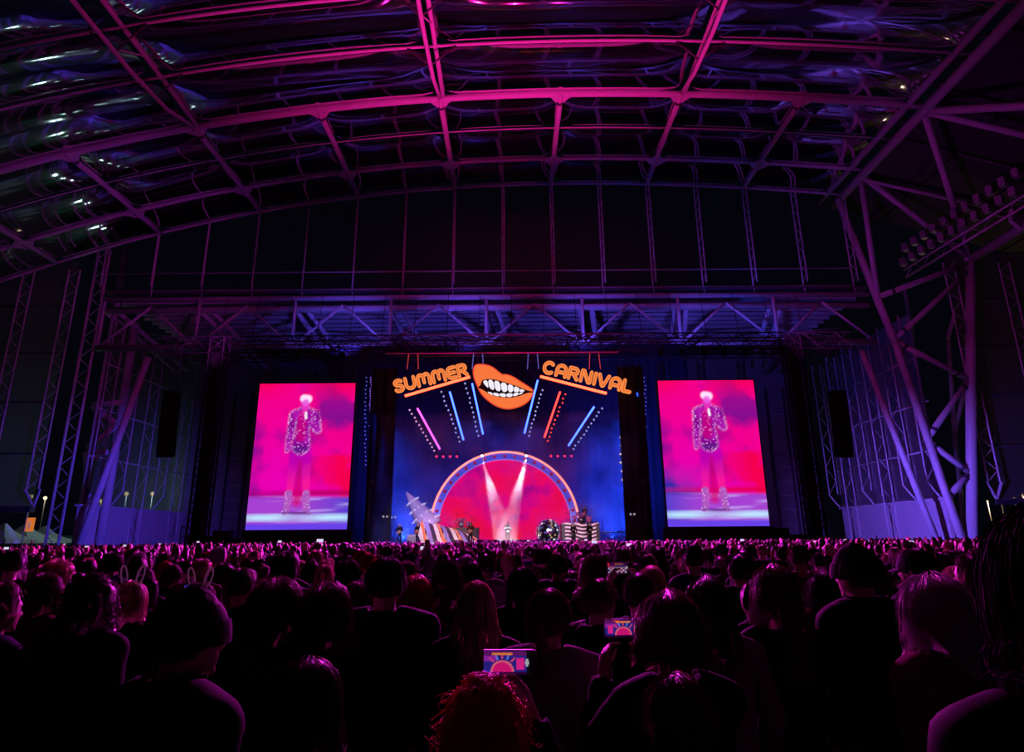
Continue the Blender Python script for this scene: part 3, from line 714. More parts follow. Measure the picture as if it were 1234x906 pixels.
for s, lab in ((-1, 'left of the left'), (1, 'right of the right')):
    xx = P(248 if s < 0 else 972, 560, 55.3).x
    t = thing('rigging_tower', f'black lattice rigging tower standing {lab} video screen', 'tower', 'black rigging towers', (xx, 55.3, 0))
    MB().boxtruss((0, 0, 0), (0, 0, 20.5), 1.3, 1.3, .10, 1.1).build('mast', BLKMET, t)
    MB().box((0, .1, 9.5), (1.0, .9, 19)).build('cable_cover', BLACK, t)
    MB().box((0, 0, .3), (3, 3, .6)).build('ballast', BLKMET, t)
    # line array
    ap = P(208 if s < 0 else 1008, 474, 54.8)
    t = thing('line_array', f'curved black line array of speaker boxes hanging {lab} video screen', 'speakers', 'hanging line arrays', ap)
    z, y, an = 0.0, 0.0, 0.0
    cb = MB().box((0, 0, -.2), (1.36, .7, .40)).mesh('speaker_box', BLKMET); gl_ = MB().box((0, -.37, -.2), (1.1, .04, .32)).mesh('grille', BLACK)
    for k in range(14):
        an = -.0016*k*k
        o = link('speaker_box', cb, t, (0, y, z)); o.rotation_euler = (an*-1, 0, 0); link('grille', gl_, o)
        z -= .42*math.cos(an); y += .40*math.sin(-an)*.6
    MB().box((0, 0, .12), (1.3, 1.0, .14)).build('fly_frame', BLKMET, t)
    for dx in (-.4, .4): tubeobj('cable', (dx, 0, .1), (dx, -.25, 19.03-ap.z), .03, BLKMET, t, 4)
# hanging strips of small lamps at the sides of the stage opening
STR = [(441, 455, 560, 57, 'blue'), (447, 455, 513, 56, 'violet'), (452, 470, 600, 56.5, 'dim'), (470, 470, 575, 56, 'warm'), (461, 480, 600, 57, 'dim'),
       (747, 500, 578, 56, 'warm'), (764, 480, 555, 57, 'dim'), (771, 455, 512, 56, 'violet'), (777, 455, 560, 57, 'blue'), (757, 455, 570, 56.5, 'dim')]
GL = {'blue': glow('strip_blue', (.12, .14, .9), .75), 'violet': glow('strip_violet', (.30, .12, .85), .9), 'dim': glow('strip_dim', (.10, .08, .45), .35), 'warm': glow('strip_warm', (.95, .62, .25), 1.2)}
for px, ya, yb, Y, kind in STR:
    Y = 56.5; a, b = P(px, ya, Y), P(px+(2 if px > 600 else -1), yb, Y)
    side = 'left' if px < 600 else 'right'
    t = thing('lamp_string', f'{kind if kind != "dim" else "faint blue"} string of lamps hanging at the {side} stage edge, {["further out", "further in"][int(470 > px > 446 or 747 <= px < 771 or px == 470)]}{", outer of two" if px in (452, 764) else ", inner of two" if px in (461, 757) else ""}', 'string light', 'hanging lamp strings', a)
    MB().tube((0, 0, 19.62-a.z), b-a, .02, 4).build('cable', BLKMET, t)
    n_ = 6 if kind == 'warm' else 22
    bl = MB().ball((0, 0, 0), .10 if kind == 'warm' else .065, 6, 4).mesh('bulb', GL[kind])
    for k in range(n_):
        f = k/(n_-1) if kind != 'warm' else .35+.65*k/(n_-1)
        link('bulb', bl, t, (b-a)*f+Vector((random.uniform(-.08, .08), 0, 0)))
# two follow spots on the arch and a fixture row on the stage lip
for px, lab in ((581, 'left'), (634, 'right')):
    p = P(px, 549, 57.2)
    t = thing('beam_light', f'bright white beam light at the {lab} shoulder of the arch top', 'spotlight', 'white beam lights on the arch', p)
    MB().ball((0, 0, 0), .15, 10, 6).build('lens', glow('white_lens', (.8, .8, 1.0), 2.0), t)
    MB().tube((0, .05, .05), (0, .25, .55), .2, 8).build('housing', BLKMET, t, True)
    spot('white_beam', p+Vector((0, -.25, -.2)), P(606 if px < 600 else 612, 640, 53.5), (.80, .80, 1.0), 46000, 14, .35, .1)
fx = MB().tube((0, 0, 0), (0, 0, .35), .18, 8).box((0, 0, -.1), (.4, .3, .2)).mesh('floor_lamp_body', BLKMET)
for k, sx in enumerate((-9, -3, 3, 9)):
    o = link('floor_wash_light', fx, None, (sx, 47.6, .2)); tag(o, f'small black wash light on the floor before the stage, {["far left", "left of the singer", "right of the singer", "far right"][k]}', 'stage light', 'floor wash lights')

# ---- set pieces
# studded horn and striped shell
tip, bs = P(489, 592, 54), P(519, 636, 54)
sh0, sh1 = P(506, 657, 53.5), P(582, 657, 53.5)
sh = thing('horned_shell', 'striped twisted shell prop with a tall studded horn leaning left of the arch', 'stage prop', loc=(sh0.x, 53.5, SF))
hoff = bs-Vector((sh0.x, 53.5, SF))
d, uu, vv = frame_of(tip-bs); L = (tip-bs).length; rings = []
for i in range(15):
    t_ = i/14; r = 1.12*(1-t_)**.85+.02; c = d*(L*t_)
    rings.append([c+uu*(r*(1+.03*math.cos(6*a+t_*9))*math.cos(a))+vv*(r*math.sin(a)) for a in [2*math.pi*k/20 for k in range(20)]])
hn = MB().loft(rings).build('horn', mat('horn_skin', (.52, .42, .70), .35, noise=.25, nscale=3, bump=.3), sh, True); hn.location = hoff
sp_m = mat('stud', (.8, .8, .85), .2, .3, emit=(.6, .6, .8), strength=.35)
for j, t_ in enumerate((.12, .32, .52, .72)):
    r = 1.12*(1-t_)**.85
    for k in range(9):
        a = 2*math.pi*(k+.5*(j % 2))/9; n_ = uu*math.cos(a)+vv*math.sin(a); c = d*(L*t_)+n_*r
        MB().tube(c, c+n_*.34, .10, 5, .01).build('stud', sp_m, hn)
Ls = (sh1-sh0).length; SM = [mat('shell_white', (.80, .74, .78), .4, noise=.45, nscale=3, emit=(.95, .55, .70), strength=.40), glow('shell_red', (1.0, .16, .10), 1.1), mat('shell_violet', (.40, .30, .80), .35, noise=.3, nscale=3, emit=(.35, .25, .9), strength=.25), mat('shell_dark', (.10, .06, .16), .4, noise=.4, nscale=5)]  # white and violet stripes glow to imitate stage light on them
def shell_pt(u, v):                          # u along 0..1, v 0..pi over the top
    x = Ls*u; h = 2.05*(1-u)**.62*min(1, (u/.05+.45))+.05; dp = 1.9*(1-u)**.6+.1
    return Vector((x, -dp*math.cos(v), h*math.sin(v)))
ns = 15
for k in range(-4, ns):
    w0, w1 = (k)/ns, (k+(.94 if k % 4 != 1 else .55))/ns; rows = []
    for i in range(13):
        v = math.pi*i/12; sh_ = .34*(1-i/12)
        rows.append([shell_pt(min(max(w0+(w1-w0)*q/3+sh_, 0), 1), v)*(1 if k % 4 != 1 else 1.02) for q in range(4)])
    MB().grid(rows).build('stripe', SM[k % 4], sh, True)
# mirror ball
mbp = P(660.5, 641, 53.5)
ball = thing('mirror_ball', 'large mirror ball resting on the stage right of the singer', 'mirror ball', loc=(mbp.x, 53.5, SF+1.06))
mm = mat('mirror_tile', (.75, .72, .85), .12, 1.0); mm2 = mat('glint_tile_warm', (.9, .7, .5), .2, 1.0, emit=(.9, .6, .4), strength=.35); mm3 = mat('glint_tile_blue', (.4, .5, .95), .2, 1.0, emit=(.25, .25, .9), strength=.25)
mm4 = mat('glint_tile_bright', (.9, .9, 1), .2, 1.0, emit=(.9, .85, 1.0), strength=.9)  # glowing tiles imitate stage light glinting off the ball
b_ = MB()
for i in range(16):
    t0, t1 = math.pi*i/16+.02, math.pi*(i+1)/16-.02; nk = max(6, int(30*math.sin((t0+t1)/2)))
    for k in range(nk):
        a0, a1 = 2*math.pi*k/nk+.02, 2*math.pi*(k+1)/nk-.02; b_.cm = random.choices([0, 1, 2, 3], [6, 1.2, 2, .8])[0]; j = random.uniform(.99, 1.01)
        b_.add([Vector((math.sin(t)*math.cos(a), math.sin(t)*math.sin(a), math.cos(t)))*1.04*j for t, a in ((t0, a0), (t1, a0), (t1, a1), (t0, a1))], [(0, 1, 2, 3)])
o = b_.build('mirror_tiles', [mm, mm2, mm3, mm4], ball); o['kind'] = 'stuff'
MB().ball((0, 0, 0), 1.02, 20, 12).build('core', BLKMET, ball, True)
MB().tube((0, 0, -1.06), (0, 0, -.95), .5, 14).build('cradle', BLKMET, ball, True)
# striped riser
rs0, rs1 = P(677.5, 656, 54.5), P(723.5, 656, 54.5); Wd = rs1.x-rs0.x
ri = thing('riser', 'curved riser with wavy white and dark stripes below the right percussion', 'stage riser', loc=((rs0.x+rs1.x)/2, 55.5, SF))
wm, dm = mat('riser_white', (.85, .72, .80), .5, noise=.1, emit=(.9, .45, .6), strength=.30), mat('riser_dark', (.05, .015, .05), .5)  # pink stage light put into the white stripes as a glow
for k in range(11):
    mb = MB(); z0, z1 = 1.72*k/11, 1.72*(k+1)/11
    for pnl in range(3):
        rws = []
        for i in range(9):
            f = i/8; x = -Wd/2+Wd*(pnl+f)/3; wv = .09*math.sin(f*math.pi*1.2+pnl*2.1); y = -.9-.35*math.sin(math.pi*f)+abs(pnl-1)*.25
            rws.append([(x, y, z0+wv), (x, y, z1+wv)])
        mb.grid(rws)
    mb.build('stripe', wm if k % 2 == 0 else dm, ri)
MB().box((0, .3, .85), (Wd, 2.4, 1.7)).build('platform', BLKMET, ri)
CHROME = mat('chrome', (.7, .7, .75), .15, 1.0); DRUMR = mat('drum_shell', (.55, .10, .35), .3, noise=.2); SKIN_D = mat('drum_head', (.75, .72, .75), .5); BRASS = mat('cymbal', (.8, .6, .3), .2, 1.0)
def drum_kit(name, label, loc, rz=0, s=1.0):
    t = thing(name, label, 'drum kit', 'drum kits', loc, rz); t.scale = (s, s, s)
    def drum(nm, c, r, h, ax):
        o = MB().tube(Vector(c)-Vector(ax)*h/2, Vector(c)+Vector(ax)*h/2, r, 16).build(nm, DRUMR, t, True)
        for e in (-1, 1): MB().tube(Vector(c)+Vector(ax)*(e*h/2), Vector(c)+Vector(ax)*(e*(h/2+.02)), r*1.03, 16).build('rim', CHROME, o, True)
    drum('bass_drum', (0, 0, .35), .33, .5, (0, 1, 0)); drum('tom', (-.25, 0, .85), .18, .25, (.2, -.3, .9)); drum('tom', (.25, 0, .85), .18, .25, (-.2, -.3, .9))
    drum('floor_tom', (.7, .1, .4), .24, .5, (0, 0, 1)); drum('snare', (-.6, .2, .6), .2, .18, (0, 0, 1))
    for x, z in ((-.95, 1.25), (-.5, 1.55), (.5, 1.55), (1.0, 1.3), (-1.3, 1.0), (1.35, 1.1)):
        MB().tube((x, .2, z-.01), (x, .2, z+.02), .28, 14, .05).build('cymbal', BRASS, t, True)
        tubeobj('stand', (x, .2, 0), (x, .2, z), .02, CHROME, t, 5)
        for a in (0, 2.1, 4.2): tubeobj('stand_foot', (x, .2, .25), (x+.25*math.cos(a), .2+.25*math.sin(a), 0), .015, CHROME, t, 4)
    return t
MB_p = P(556, 636, 56.7)
rz_ = tag(MB().box((0, 0, 0), (3.2, 1.5, MB_p.z-SF)).build('drum_platform', BLKMET), 'plain black platform under the drums behind the striped shell', 'stage riser'); rz_.location = (MB_p.x, 56.7, (MB_p.z+SF)/2)
drum_kit('drum_kit', 'drum kit with cymbals on a platform behind the striped shell', (MB_p.x, 56.4, MB_p.z), 0, .85)
drum_kit('drum_kit', 'drum kit and percussion on top of the striped riser', ((rs0.x+rs1.x)/2+.2, 55.9, SF+1.72), 0, 1.0)
# keyboards, amplifier, monitors, racks
def monitor(px, k):
    p = P(px, 655, 50.5); t = thing('floor_monitor', f'black wedge monitor on the stage front, {k}', 'speaker', 'wedge monitors', (p.x, 50.3, SF))
    MB().add([(-.35, -.3, 0), (.35, -.3, 0), (.35, .3, 0), (-.35, .3, 0), (-.35, -.15, .42), (.35, -.15, .42), (.35, .3, .12), (-.35, .3, .12)], [(3, 2, 1, 0), (0, 1, 5, 4), (4, 5, 6, 7), (1, 2, 6, 5), (2, 3, 7, 6), (3, 0, 4, 7)]).build('cabinet', BLKMET, t)
    MB().box((0, .09, .28), (.6, .4, .02), Euler((-.59, 0, 0)).to_matrix()).build('grille', BLACK, t)
for px, k in ((552, 'below the guitarist by the shell'), (580, 'at the tip of the shell'), (594, 'left of the singer'), (632, 'right of the singer'), (700, 'before the striped riser')): monitor(px, k)
p = P(497, 651, 54.5)
t = thing('guitar_amplifier', 'pale guitar amplifier box behind the left guitarist', 'amplifier', loc=(p.x, 54.5, SF))
MB().box((0, 0, .45), (.85, .4, .9)).build('cabinet', mat('amp_cloth', (.6, .52, .48), .8, noise=.15), t); MB().box((0, -.21, .4), (.72, .03, .65)).build('grille', mat('amp_grille', (.45, .40, .38), .9), t); MB().tube((-.15, 0, .95), (.15, 0, .95), .02, 6).build('handle', BLKMET, t)
def keyboard(px, Y, lab, hz=1.0):
    p = P(px, 650, Y); t = thing('keyboard', lab, 'keyboard', 'stage keyboards', (p.x, Y, SF))
    MB().box((0, 0, hz), (1.3, .35, .1)).build('body', BLKMET, t)
    MB().box((0, .07, hz+.055), (1.2, .16, .02)).build('keys', SKIN_D, t)
    for s in (-1, 1):
        tubeobj('leg', (s*.55, -.1, 0), (-s*.4, -.1, hz-.05), .02, CHROME, t, 5)
keyboard(735, 54.5, 'keyboard on crossed legs right of the striped riser', .95); keyboard(752, 55.5, 'second keyboard near the right edge of the stage', 1.0)
for px, Y, lab in ((463, 55, 'left edge of the stage'), (764, 54, 'right edge of the stage'), (473, 56.5, 'left wing beside the bassist')):
    p = P(px, 655, Y); t = thing('lamp_stand', 'tall stand with a pair of bright lamps at the '+lab, 'stage light', 'lamp stands on stage', (p.x, Y, SF))
    tubeobj('pole', (0, 0, 0), (0, 0, 2.4), .05, BLKMET, t, 6); MB().box((0, 0, .04), (.7, .7, .08)).build('base', BLKMET, t)
    for dx in (-.16, .16): MB().ball((dx, -.1, 2.45), .10, 8, 5).build('lamp', glow('stand_lamp', (.85, .75, .95) if px < 600 else (.95, .80, .45), .35), t)
# equipment silhouettes under and beside the screens
for k, (px, w_, h_, Y, lab) in enumerate(((247, 2.4, 1.6, 52.6, 'at the foot of the left tower'), (268, 1.3, 2.0, 53, 'left of the left screen skirt'), (283, 1.2, 1.4, 51.0, 'against the left screen skirt'), (938, 1.6, 1.9, 54, 'right of the right screen'), (962, 1.8, 1.4, 52.6, 'at the foot of the right tower'))):
    p = P(px, 652, Y); t = thing('flight_case', 'black flight case '+lab, 'case', 'flight cases', (p.x, Y, 0))
    MB().box((0, 0, h_*.55+.6), (w_, .9, h_*1.1)).build('body', BLKMET, t)
    for s in (-1, 1): MB().box((s*w_/2, 0, h_*.55+.6), (.06, .95, h_*1.12)).build('edge', DARKSTEEL, t)
    for s in (-1, 1): MB().box((s*w_*.35, 0, .3), (.2, .5, .6)).build('wheel_block', BLKMET, t)
for px0, px1, lab in ((216, 238, 'beside the left tower'), (985, 1003, 'beside the right tower')):
    a, b = P(px0, 655, 56), P(px1, 655, 56); t = thing('guard_rail', 'dark tubular guard rail '+lab, 'railing', 'guard rails', (a.x, 56, 0))
    for z in (1.6, 2.4, 3.2): tubeobj('rail', (0, 0, z), (b.x-a.x, 0, z), .04, STEEL if px0 > 600 else DARKSTEEL, t, 5)
    for q in range(4): tubeobj('post', ((b.x-a.x)*q/3, 0, 0), ((b.x-a.x)*q/3, 0, 3.3), .05, STEEL if px0 > 600 else DARKSTEEL, t, 5)

# ---- haze drifting over the stage
hz = bpy.data.materials.new('stage_haze'); hz.use_nodes = True; nt = hz.node_tree; nt.nodes.clear()
vo = nt.nodes.new('ShaderNodeVolumeScatter'); ou = nt.nodes.new('ShaderNodeOutputMaterial'); tc = nt.nodes.new('ShaderNodeTexCoord')
nz = nt.nodes.new('ShaderNodeTexNoise'); nz.inputs['Scale'].default_value = .28; nz.inputs['Detail'].default_value = 3
mr = nt.nodes.new('ShaderNodeMapRange'); mr.inputs['From Min'].default_value = .42; mr.inputs['From Max'].default_value = .72; mr.inputs['To Min'].default_value = .004; mr.inputs['To Max'].default_value = .10
nt.links.new(tc.outputs['Object'], nz.inputs['Vector']); nt.links.new(nz.outputs['Fac'], mr.inputs['Value']); nt.links.new(mr.outputs['Result'], vo.inputs['Density'])
vo.inputs['Anisotropy'].default_value = .2; nt.links.new(vo.outputs[0], ou.inputs['Volume'])
hb = MB().box((0, 0, 0), (23, 10.2, 11.2)).build('stage_haze', hz); hb.location = (SX, 57.2, SF+5.65)
tag(hb, 'thin blue lit haze hanging around the glowing arch', 'haze', kind='stuff')
for px, py, Y, pw in ((470, 560, 60, 2600), (735, 545, 60, 5200), (760, 600, 60, 3400), (455, 620, 57, 2200)):
    p = P(px, py, Y)
    spot('blue_stage_light', (p.x+(2.0 if px > 600 else -1.5), 55.2, 15.0), p, (.012, .05, 1.0), pw*7.5, 55, 1.0, .2)
spot('blue_stage_light', (8.5, 55.3, SF+.5), (11, 62, 8), (.012, .06, 1.0), 26000, 85, 1.0, .2)
spot('blue_stage_light', (-9.8, 55.3, SF+.5), (-10, 62, 6), (.012, .06, 1.0), 16000, 85, 1.0, .2)
spot('unseen_front_spot', (3, -14, 17), (SX, 52, 2.5), (.95, .85, 1.0), 150000, 2.3, .4, .2)  # unseen spot added behind the camera to brighten the singer

for tgt, lx, colr, pw in (((-8.3, 54, 4.2), -7, (.62, .50, 1.0), 5200), ((-5.5, 53.5, 2.6), -4, (1.0, .62, .72), 4200), ((5.9, 54.5, 2.8), 6, (1.0, .60, .78), 4200), ((3.1, 53.5, 2.6), 2, (.8, .7, 1.0), 1800), ((-10, 53.5, 2.5), -11, (.8, .7, 1.0), 1500)):
    spot('unseen_front_spot', (lx*.4, -14, 17), tgt, colr, pw*30, 5.0, .9, .2)  # unseen spots added to brighten the props and the stage sides

for sx, q in ((-12, 'left'), (11, 'right')):
    t = thing('added_crowd_lamp', f'added black light on a pole between the stage and the {q} video screen', 'stage light', 'added crowd lights', (sx, 51.8, SF))  # pole lamp added as a source for the low crowd spots
    tubeobj('pole', (0, 0, 0), (0, 0, 5.3), .06, BLKMET, t, 6); MB().box((0, 0, .05), (.9, .9, .1)).build('base', BLKMET, t); MB().tube((0, .1, 5.15), (0, -.25, 5.1), .22, 10).build('lamp_head', BLKMET, t, True)

spot('blue_stage_light', (SX, 55.2, 18.6), (SX, 60.5, 9.5), (.012, .05, 1.0), 13000, 80, 1.0, .2)
# ================================================================ people
HC = Vector((0, .015, 1.60))                  # head centre of the 1.72 m figure, which faces +Y
def capsule(mb, a, b, ra, rb, n=12, hn=4):
    a = Vector(a); b = Vector(b); d, u, v = frame_of(b-a); L = (b-a).length; rings = []
    for i in range(hn+1):
        t = math.pi/2*(i/hn); rings.append((a-d*(ra*math.cos(t)), max(ra*math.sin(t), .0006)))
    for i in range(hn+1):
        t = math.pi/2*(1-i/hn); rings.append((b+d*(rb*math.cos(t)), max(rb*math.sin(t), .0006)))
    mb.loft([[c+u*(r*math.cos(2*math.pi*k/n))+v*(r*math.sin(2*math.pi*k/n)) for k in range(n)] for c, r in rings])
def head_mesh(mb, nu=28, nv=20):
    s0 = len(mb.v); mb.ball((0, 0, 0), 1.0, nu, nv)
    for i in range(s0, len(mb.v)):
        x, y, z = mb.v[i]
        X, Y, Z = x*.077, y*.098, z*.120
        if z < 0: X *= 1-.26*abs(z)**1.3; Y = Y*(1-.16*abs(z)**1.5)+.012*abs(z)
        if y > 0 and abs(z+.02) < .16 and .2 < abs(x) < .62: Y -= .010*(1-abs(z+.02)/.16)       # eye sockets
        if y < 0: Y -= .006*max(0, z+.2)
        mb.v[i] = (HC.x+X, HC.y+Y, HC.z+Z)
    capsule(mb, HC+Vector((0, .090, .012)), HC+Vector((0, .112, -.030)), .009, .015, 8, 3)        # nose
    mb.ball(HC+Vector((0, .094, -.060)), (.024, .011, .008), 10, 6); mb.ball(HC+Vector((0, .091, -.072)), (.020, .011, .008), 10, 6)   # lips
    mb.ball(HC+Vector((0, .078, -.100)), (.024, .02, .018), 10, 6)                                  # chin
    mb.ball(HC+Vector((0, .086, .028)), (.05, .012, .010), 10, 6)                                   # brow
    for s in (-1, 1): mb.ball(HC+Vector((s*.079, -.008, -.006)), (.011, .022, .033), 10, 6)         # ears
def hand(mb, segs, W, f, n, t, curl=.5, fine=True):
    W = Vector(W); f = Vector(f).normalized(); n = Vector(n); n = (n-f*n.dot(f)).normalized(); t = Vector(t); t = (t-f*t.dot(f)-n*t.dot(n)).normalized()
    R = Matrix((t, f, n)).transposed()
    mb.ball(W+f*.045, (.042, .055, .017), 12, 8, R)
    segs.append((W, W+f*.09, .04, 'skin'))
    for k, (o, L) in enumerate(((.031, .070), (.010, .080), (-.011, .075), (-.031, .058))):
        b = W+f*.085+t*o; a1 = curl*.7; d1 = f*math.cos(a1)+n*math.sin(a1); a2 = curl*1.7; d2 = f*math.cos(a2)+n*math.sin(a2)
        m_ = b+d1*(L*.55); capsule(mb, b-f*.012, m_, .0095, .0088, 8, 3); capsule(mb, m_, m_+d2*(L*.5), .0088, .0075, 8, 3)
        segs.append((b, m_+d2*L*.5, .012, 'skin'))
    b = W+f*.028+t*.034; m_ = b+(t*.6+f*.75+n*.25).normalized()*.042
    capsule(mb, b-t*.012, m_, .0125, .0105, 8, 3); capsule(mb, m_, m_+(f*.9+n*.35).normalized()*.035, .0105, .0085, 8, 3)
    segs.append((b, m_, .014, 'skin'))
POSES = {
 'mid': ((.23, .20, 1.34), (.115, .36, 1.575), (-.25, .3, 1), (-1, .1, .1), (0, -1, .3), .75),   # elbow, wrist (right side; the left is mirrored), finger direction, palm normal, thumb side, curl
 'down': ((.245, -.035, 1.12), (.235, .07, .88), (0, .25, -1), (-1, 0, 0), (0, 1, 0), .55),
 'front': ((.24, .03, 1.13), (.09, .24, 1.14), (-.8, .5, .1), (0, -1, 0), (0, .2, 1), .6),
 'face': ((.23, .20, 1.22), (.115, .38, 1.405), (-.25, .35, 1), (-1, .1, .1), (0, -1, .3), .75),
 'high': ((.24, .20, 1.40), (.115, .30, 1.64), (-.25, .15, 1), (-1, .1, .1), (0, -1, .3), .75),
 'up': ((.30, .06, 1.52), (.27, .12, 1.78), (-.1, .2, 1), (0, 1, 0), (-1, 0, 0), .5)}
def figure_parts(pose_r, pose_l, bulk=1.0, lo=False):
    mb = MB(); segs = []
    if not lo: head_mesh(mb)
    n = 12
    def cp(a, b, ra, rb, lab):
        capsule(mb, a, b, ra, rb, n, 4); segs.append((Vector(a), Vector(b), (ra+rb)/2, lab))
    segs.append((HC+Vector((0, 0, -.06)), HC+Vector((0, 0, .06)), .09, 'skin'))
    cp((0, -.015, 1.43), (0, .0, 1.54), .060, .056, 'skin')
    rings = []; B = bulk
    for z, rx, ry, yo in ((.86, .10, .09, 0), (.90, .165, .115, 0), (.98, .160, .115, 0), (1.08, .145, .10, 0), (1.18, .158, .108, 0), (1.28, .178, .115, 0), (1.37, .180, .105, -.01), (1.42, .140, .080, -.015), (1.46, .085, .062, -.015), (1.47, .05, .05, -.015)):
        rings.append([Vector((rx*B*math.copysign(abs(math.cos(a))**.85, math.cos(a)), yo+ry*B*math.copysign(abs(math.sin(a))**.85, math.sin(a)), z)) for a in [2*math.pi*k/20 for k in range(20)]])
    mb.loft(rings)
    for xx in (-.08, 0, .08): segs.append((Vector((xx, 0, .95)), Vector((xx, -.01, 1.38)), .095*B, 'top'))
    for s, ps in ((1, pose_r), (-1, pose_l)):
        e, w_, f, nn, tt, cu = POSES[ps]; S = lambda q: Vector((q[0]*s, q[1], q[2]))
        sh_ = Vector((s*.172*B, -.012, 1.385)); lift = max(0, (e[2]-1.3))*.35; sh_ += Vector((0, 0, lift*.3))
        cp((s*.10, -.01, 1.41), sh_, .062*B, .064*B, 'top'); cp(sh_, S(e), .060*B, .043*B, 'top'); cp(S(e), S(e).lerp(S(w_), .45), .043*B, .039*B, 'top'); cp(S(e).lerp(S(w_), .45), S(w_), .039*B, .027, 'top')
        cp(S(w_).lerp(S(e), .06), S(w_)+S(f).normalized()*.02, .026, .024, 'skin')
        if not lo: hand(mb, segs, S(w_), S(f), S(nn), S(tt), cu)
        cp((s*.088, 0, .90), (s*.098, .012, .50), .088*B, .056, 'legs'); cp((s*.098, .012, .50), (s*.105, -.02, .10), .055, .036, 'legs')
        cp((s*.105, -.03, .05), (s*.125, .13, .035), .045, .034, 'shoe')
    return mb, segs
def remesh(mb, voxel, target):
    me = mb.mesh('tmp'); o = bpy.data.objects.new('tmp', me); COL.objects.link(o)
    r = o.modifiers.new('r', 'REMESH'); r.mode = 'VOXEL'; r.voxel_size = voxel; r.use_smooth_shade = True
    sm = o.modifiers.new('s', 'SMOOTH'); sm.factor = .5; sm.iterations = 2
    dm = o.modifiers.new('d', 'DECIMATE'); dm.ratio = 1.0
    dg = bpy.context.evaluated_depsgraph_get(); ev = o.evaluated_get(dg)
    o.modifiers['d'].ratio = 1.0
    nf = len(o.evaluated_get(dg).data.polygons)
    o.modifiers['d'].ratio = min(1.0, target/(nf*2)); bpy.context.view_layer.update(); dg = bpy.context.evaluated_depsgraph_get()
    out = bpy.data.meshes.new_from_object(o.evaluated_get(dg)); bpy.data.objects.remove(o); bpy.data.meshes.remove(me)
    return out
from mathutils import noise as mnoise
def garment(me, labels, lab, off, name, extra=None, folds=0.0):
    vs = np.empty(len(me.vertices)*3); me.vertices.foreach_get('co', vs); vs = vs.reshape(-1, 3)
    ns = np.array([v.normal[:] for v in me.vertices])
    sel = labels == lab; fs = [tuple(p.vertices) for p in me.polygons if all(sel[i] for i in p.vertices)]
    used = sorted({i for f in fs for i in f}); mp = {i: k for k, i in enumerate(used)}
    co = vs[used]+ns[used]*off
    if folds:
        wr = np.array([mnoise.noise(Vector((p[0]*9, p[1]*9, p[2]*7)))*.6+mnoise.noise(Vector((p[0]*21+5, p[1]*21, p[2]*15)))*.4 for p in vs[used]]); co = co+ns[used]*(wr*folds)[:, None]
    if extra is not None: co = extra(co)
    F = [tuple(mp[i] for i in f) for f in fs]; ed = {}
    for f in F:
        for a, b in zip(f, f[1:]+f[:1]): ed[(a, b)] = 1
    V = [tuple(c) for c in co]; inner = {}
    for (a, b) in list(ed):
        if (b, a) not in ed:
            for q in (a, b):
                if q not in inner: inner[q] = len(V); V.append(tuple(vs[used[q]]))
            F.append((b, a, inner[a], inner[b]))
    m_ = bpy.data.meshes.new(name); m_.from_pydata(V, [], F); m_.polygons.foreach_set('use_smooth', [True]*len(F)); m_.update()
    return m_
class Body: pass
def make_body(pr, pl, voxel, target, bulk=1.0, off=.014):
    mb, segs = figure_parts(pr, pl, bulk); me = remesh(mb, voxel, target); b = Body(); b.body = me
    vs = np.empty(len(me.vertices)*3); me.vertices.foreach_get('co', vs); vs = vs.reshape(-1, 3)
    best = np.full(len(vs), 1e9); lab = np.zeros(len(vs), dtype=object)
    for a, c, r, l in segs:
        a = np.array(a); d = np.array(c)-a; t = np.clip(((vs-a)@d)/(d@d), 0, 1); q = np.linalg.norm(vs-(a+t[:, None]*d), axis=1)-r
        k = q < best; best[k] = q[k]; lab[k] = l
    lab[(vs[:, 2] > 1.475) & (lab == 'top') & (np.abs(vs[:, 0]) < .085) & (np.abs(vs[:, 1]) < .09)] = 'skin'
    b.top = garment(me, lab, 'top', off+.004, 'top', folds=.012); b.legs = garment(me, lab, 'legs', .012, 'trousers'); b.shoe = garment(me, lab, 'shoe', .008, 'shoes')
    return b
BOD = {'down': make_body('down', 'down', .010, 5200), 'front': make_body('front', 'front', .010, 5200),
       'face': make_body('face', 'face', .007, 9000), 'high': make_body('high', 'high', .007, 8000), 'mid': make_body('mid', 'mid', .007, 8000),
       'up': make_body('up', 'down', .009, 5600), 'big': make_body('down', 'down', .010, 5200, 1.14, .022), 'slim': make_body('front', 'down', .010, 5000, .90, .010)}
# ---- hair
def skull(th, ph, off):                        # th = 0 at the back, ph from the crown
    x = math.sin(ph)*math.sin(th); y = -math.sin(ph)*math.cos(th); z = math.cos(ph)
    return Vector((x*(.079+off), y*(.101+off)-(.006 if y < 0 else 0), z*(.121+off)))+HC
def hair_surface(th, t, L, off, flare, wave=0.0):
    front = math.pi-abs(th)                    # angle away from the face
    face = 1-min(1, max(0, (front-.75)/.45))
    tm = 1-.80*face
    t = t*tm; k = .40
    if t <= k or L <= 0:
        ph = (t/k if L > 0 else t)*math.radians(104 if L > 0 else 112-30*max(0, min(1, (abs(th)-1.2))))
        return skull(th, ph, off*(1-.35*face))
    p = skull(th, math.radians(104), off); s_ = (t-k)/(1-k)
    x = p.x*(1+flare*s_)+.01*wave*math.sin(s_*13+th*5); y = p.y-.035*math.sin(s_*1.8)+.04*s_*(1 if abs(th) > 1.2 else 0)
    if abs(th) > 1.1: x *= 1+.10*s_
    return Vector((x, min(y, .07), p.z-L*s_))
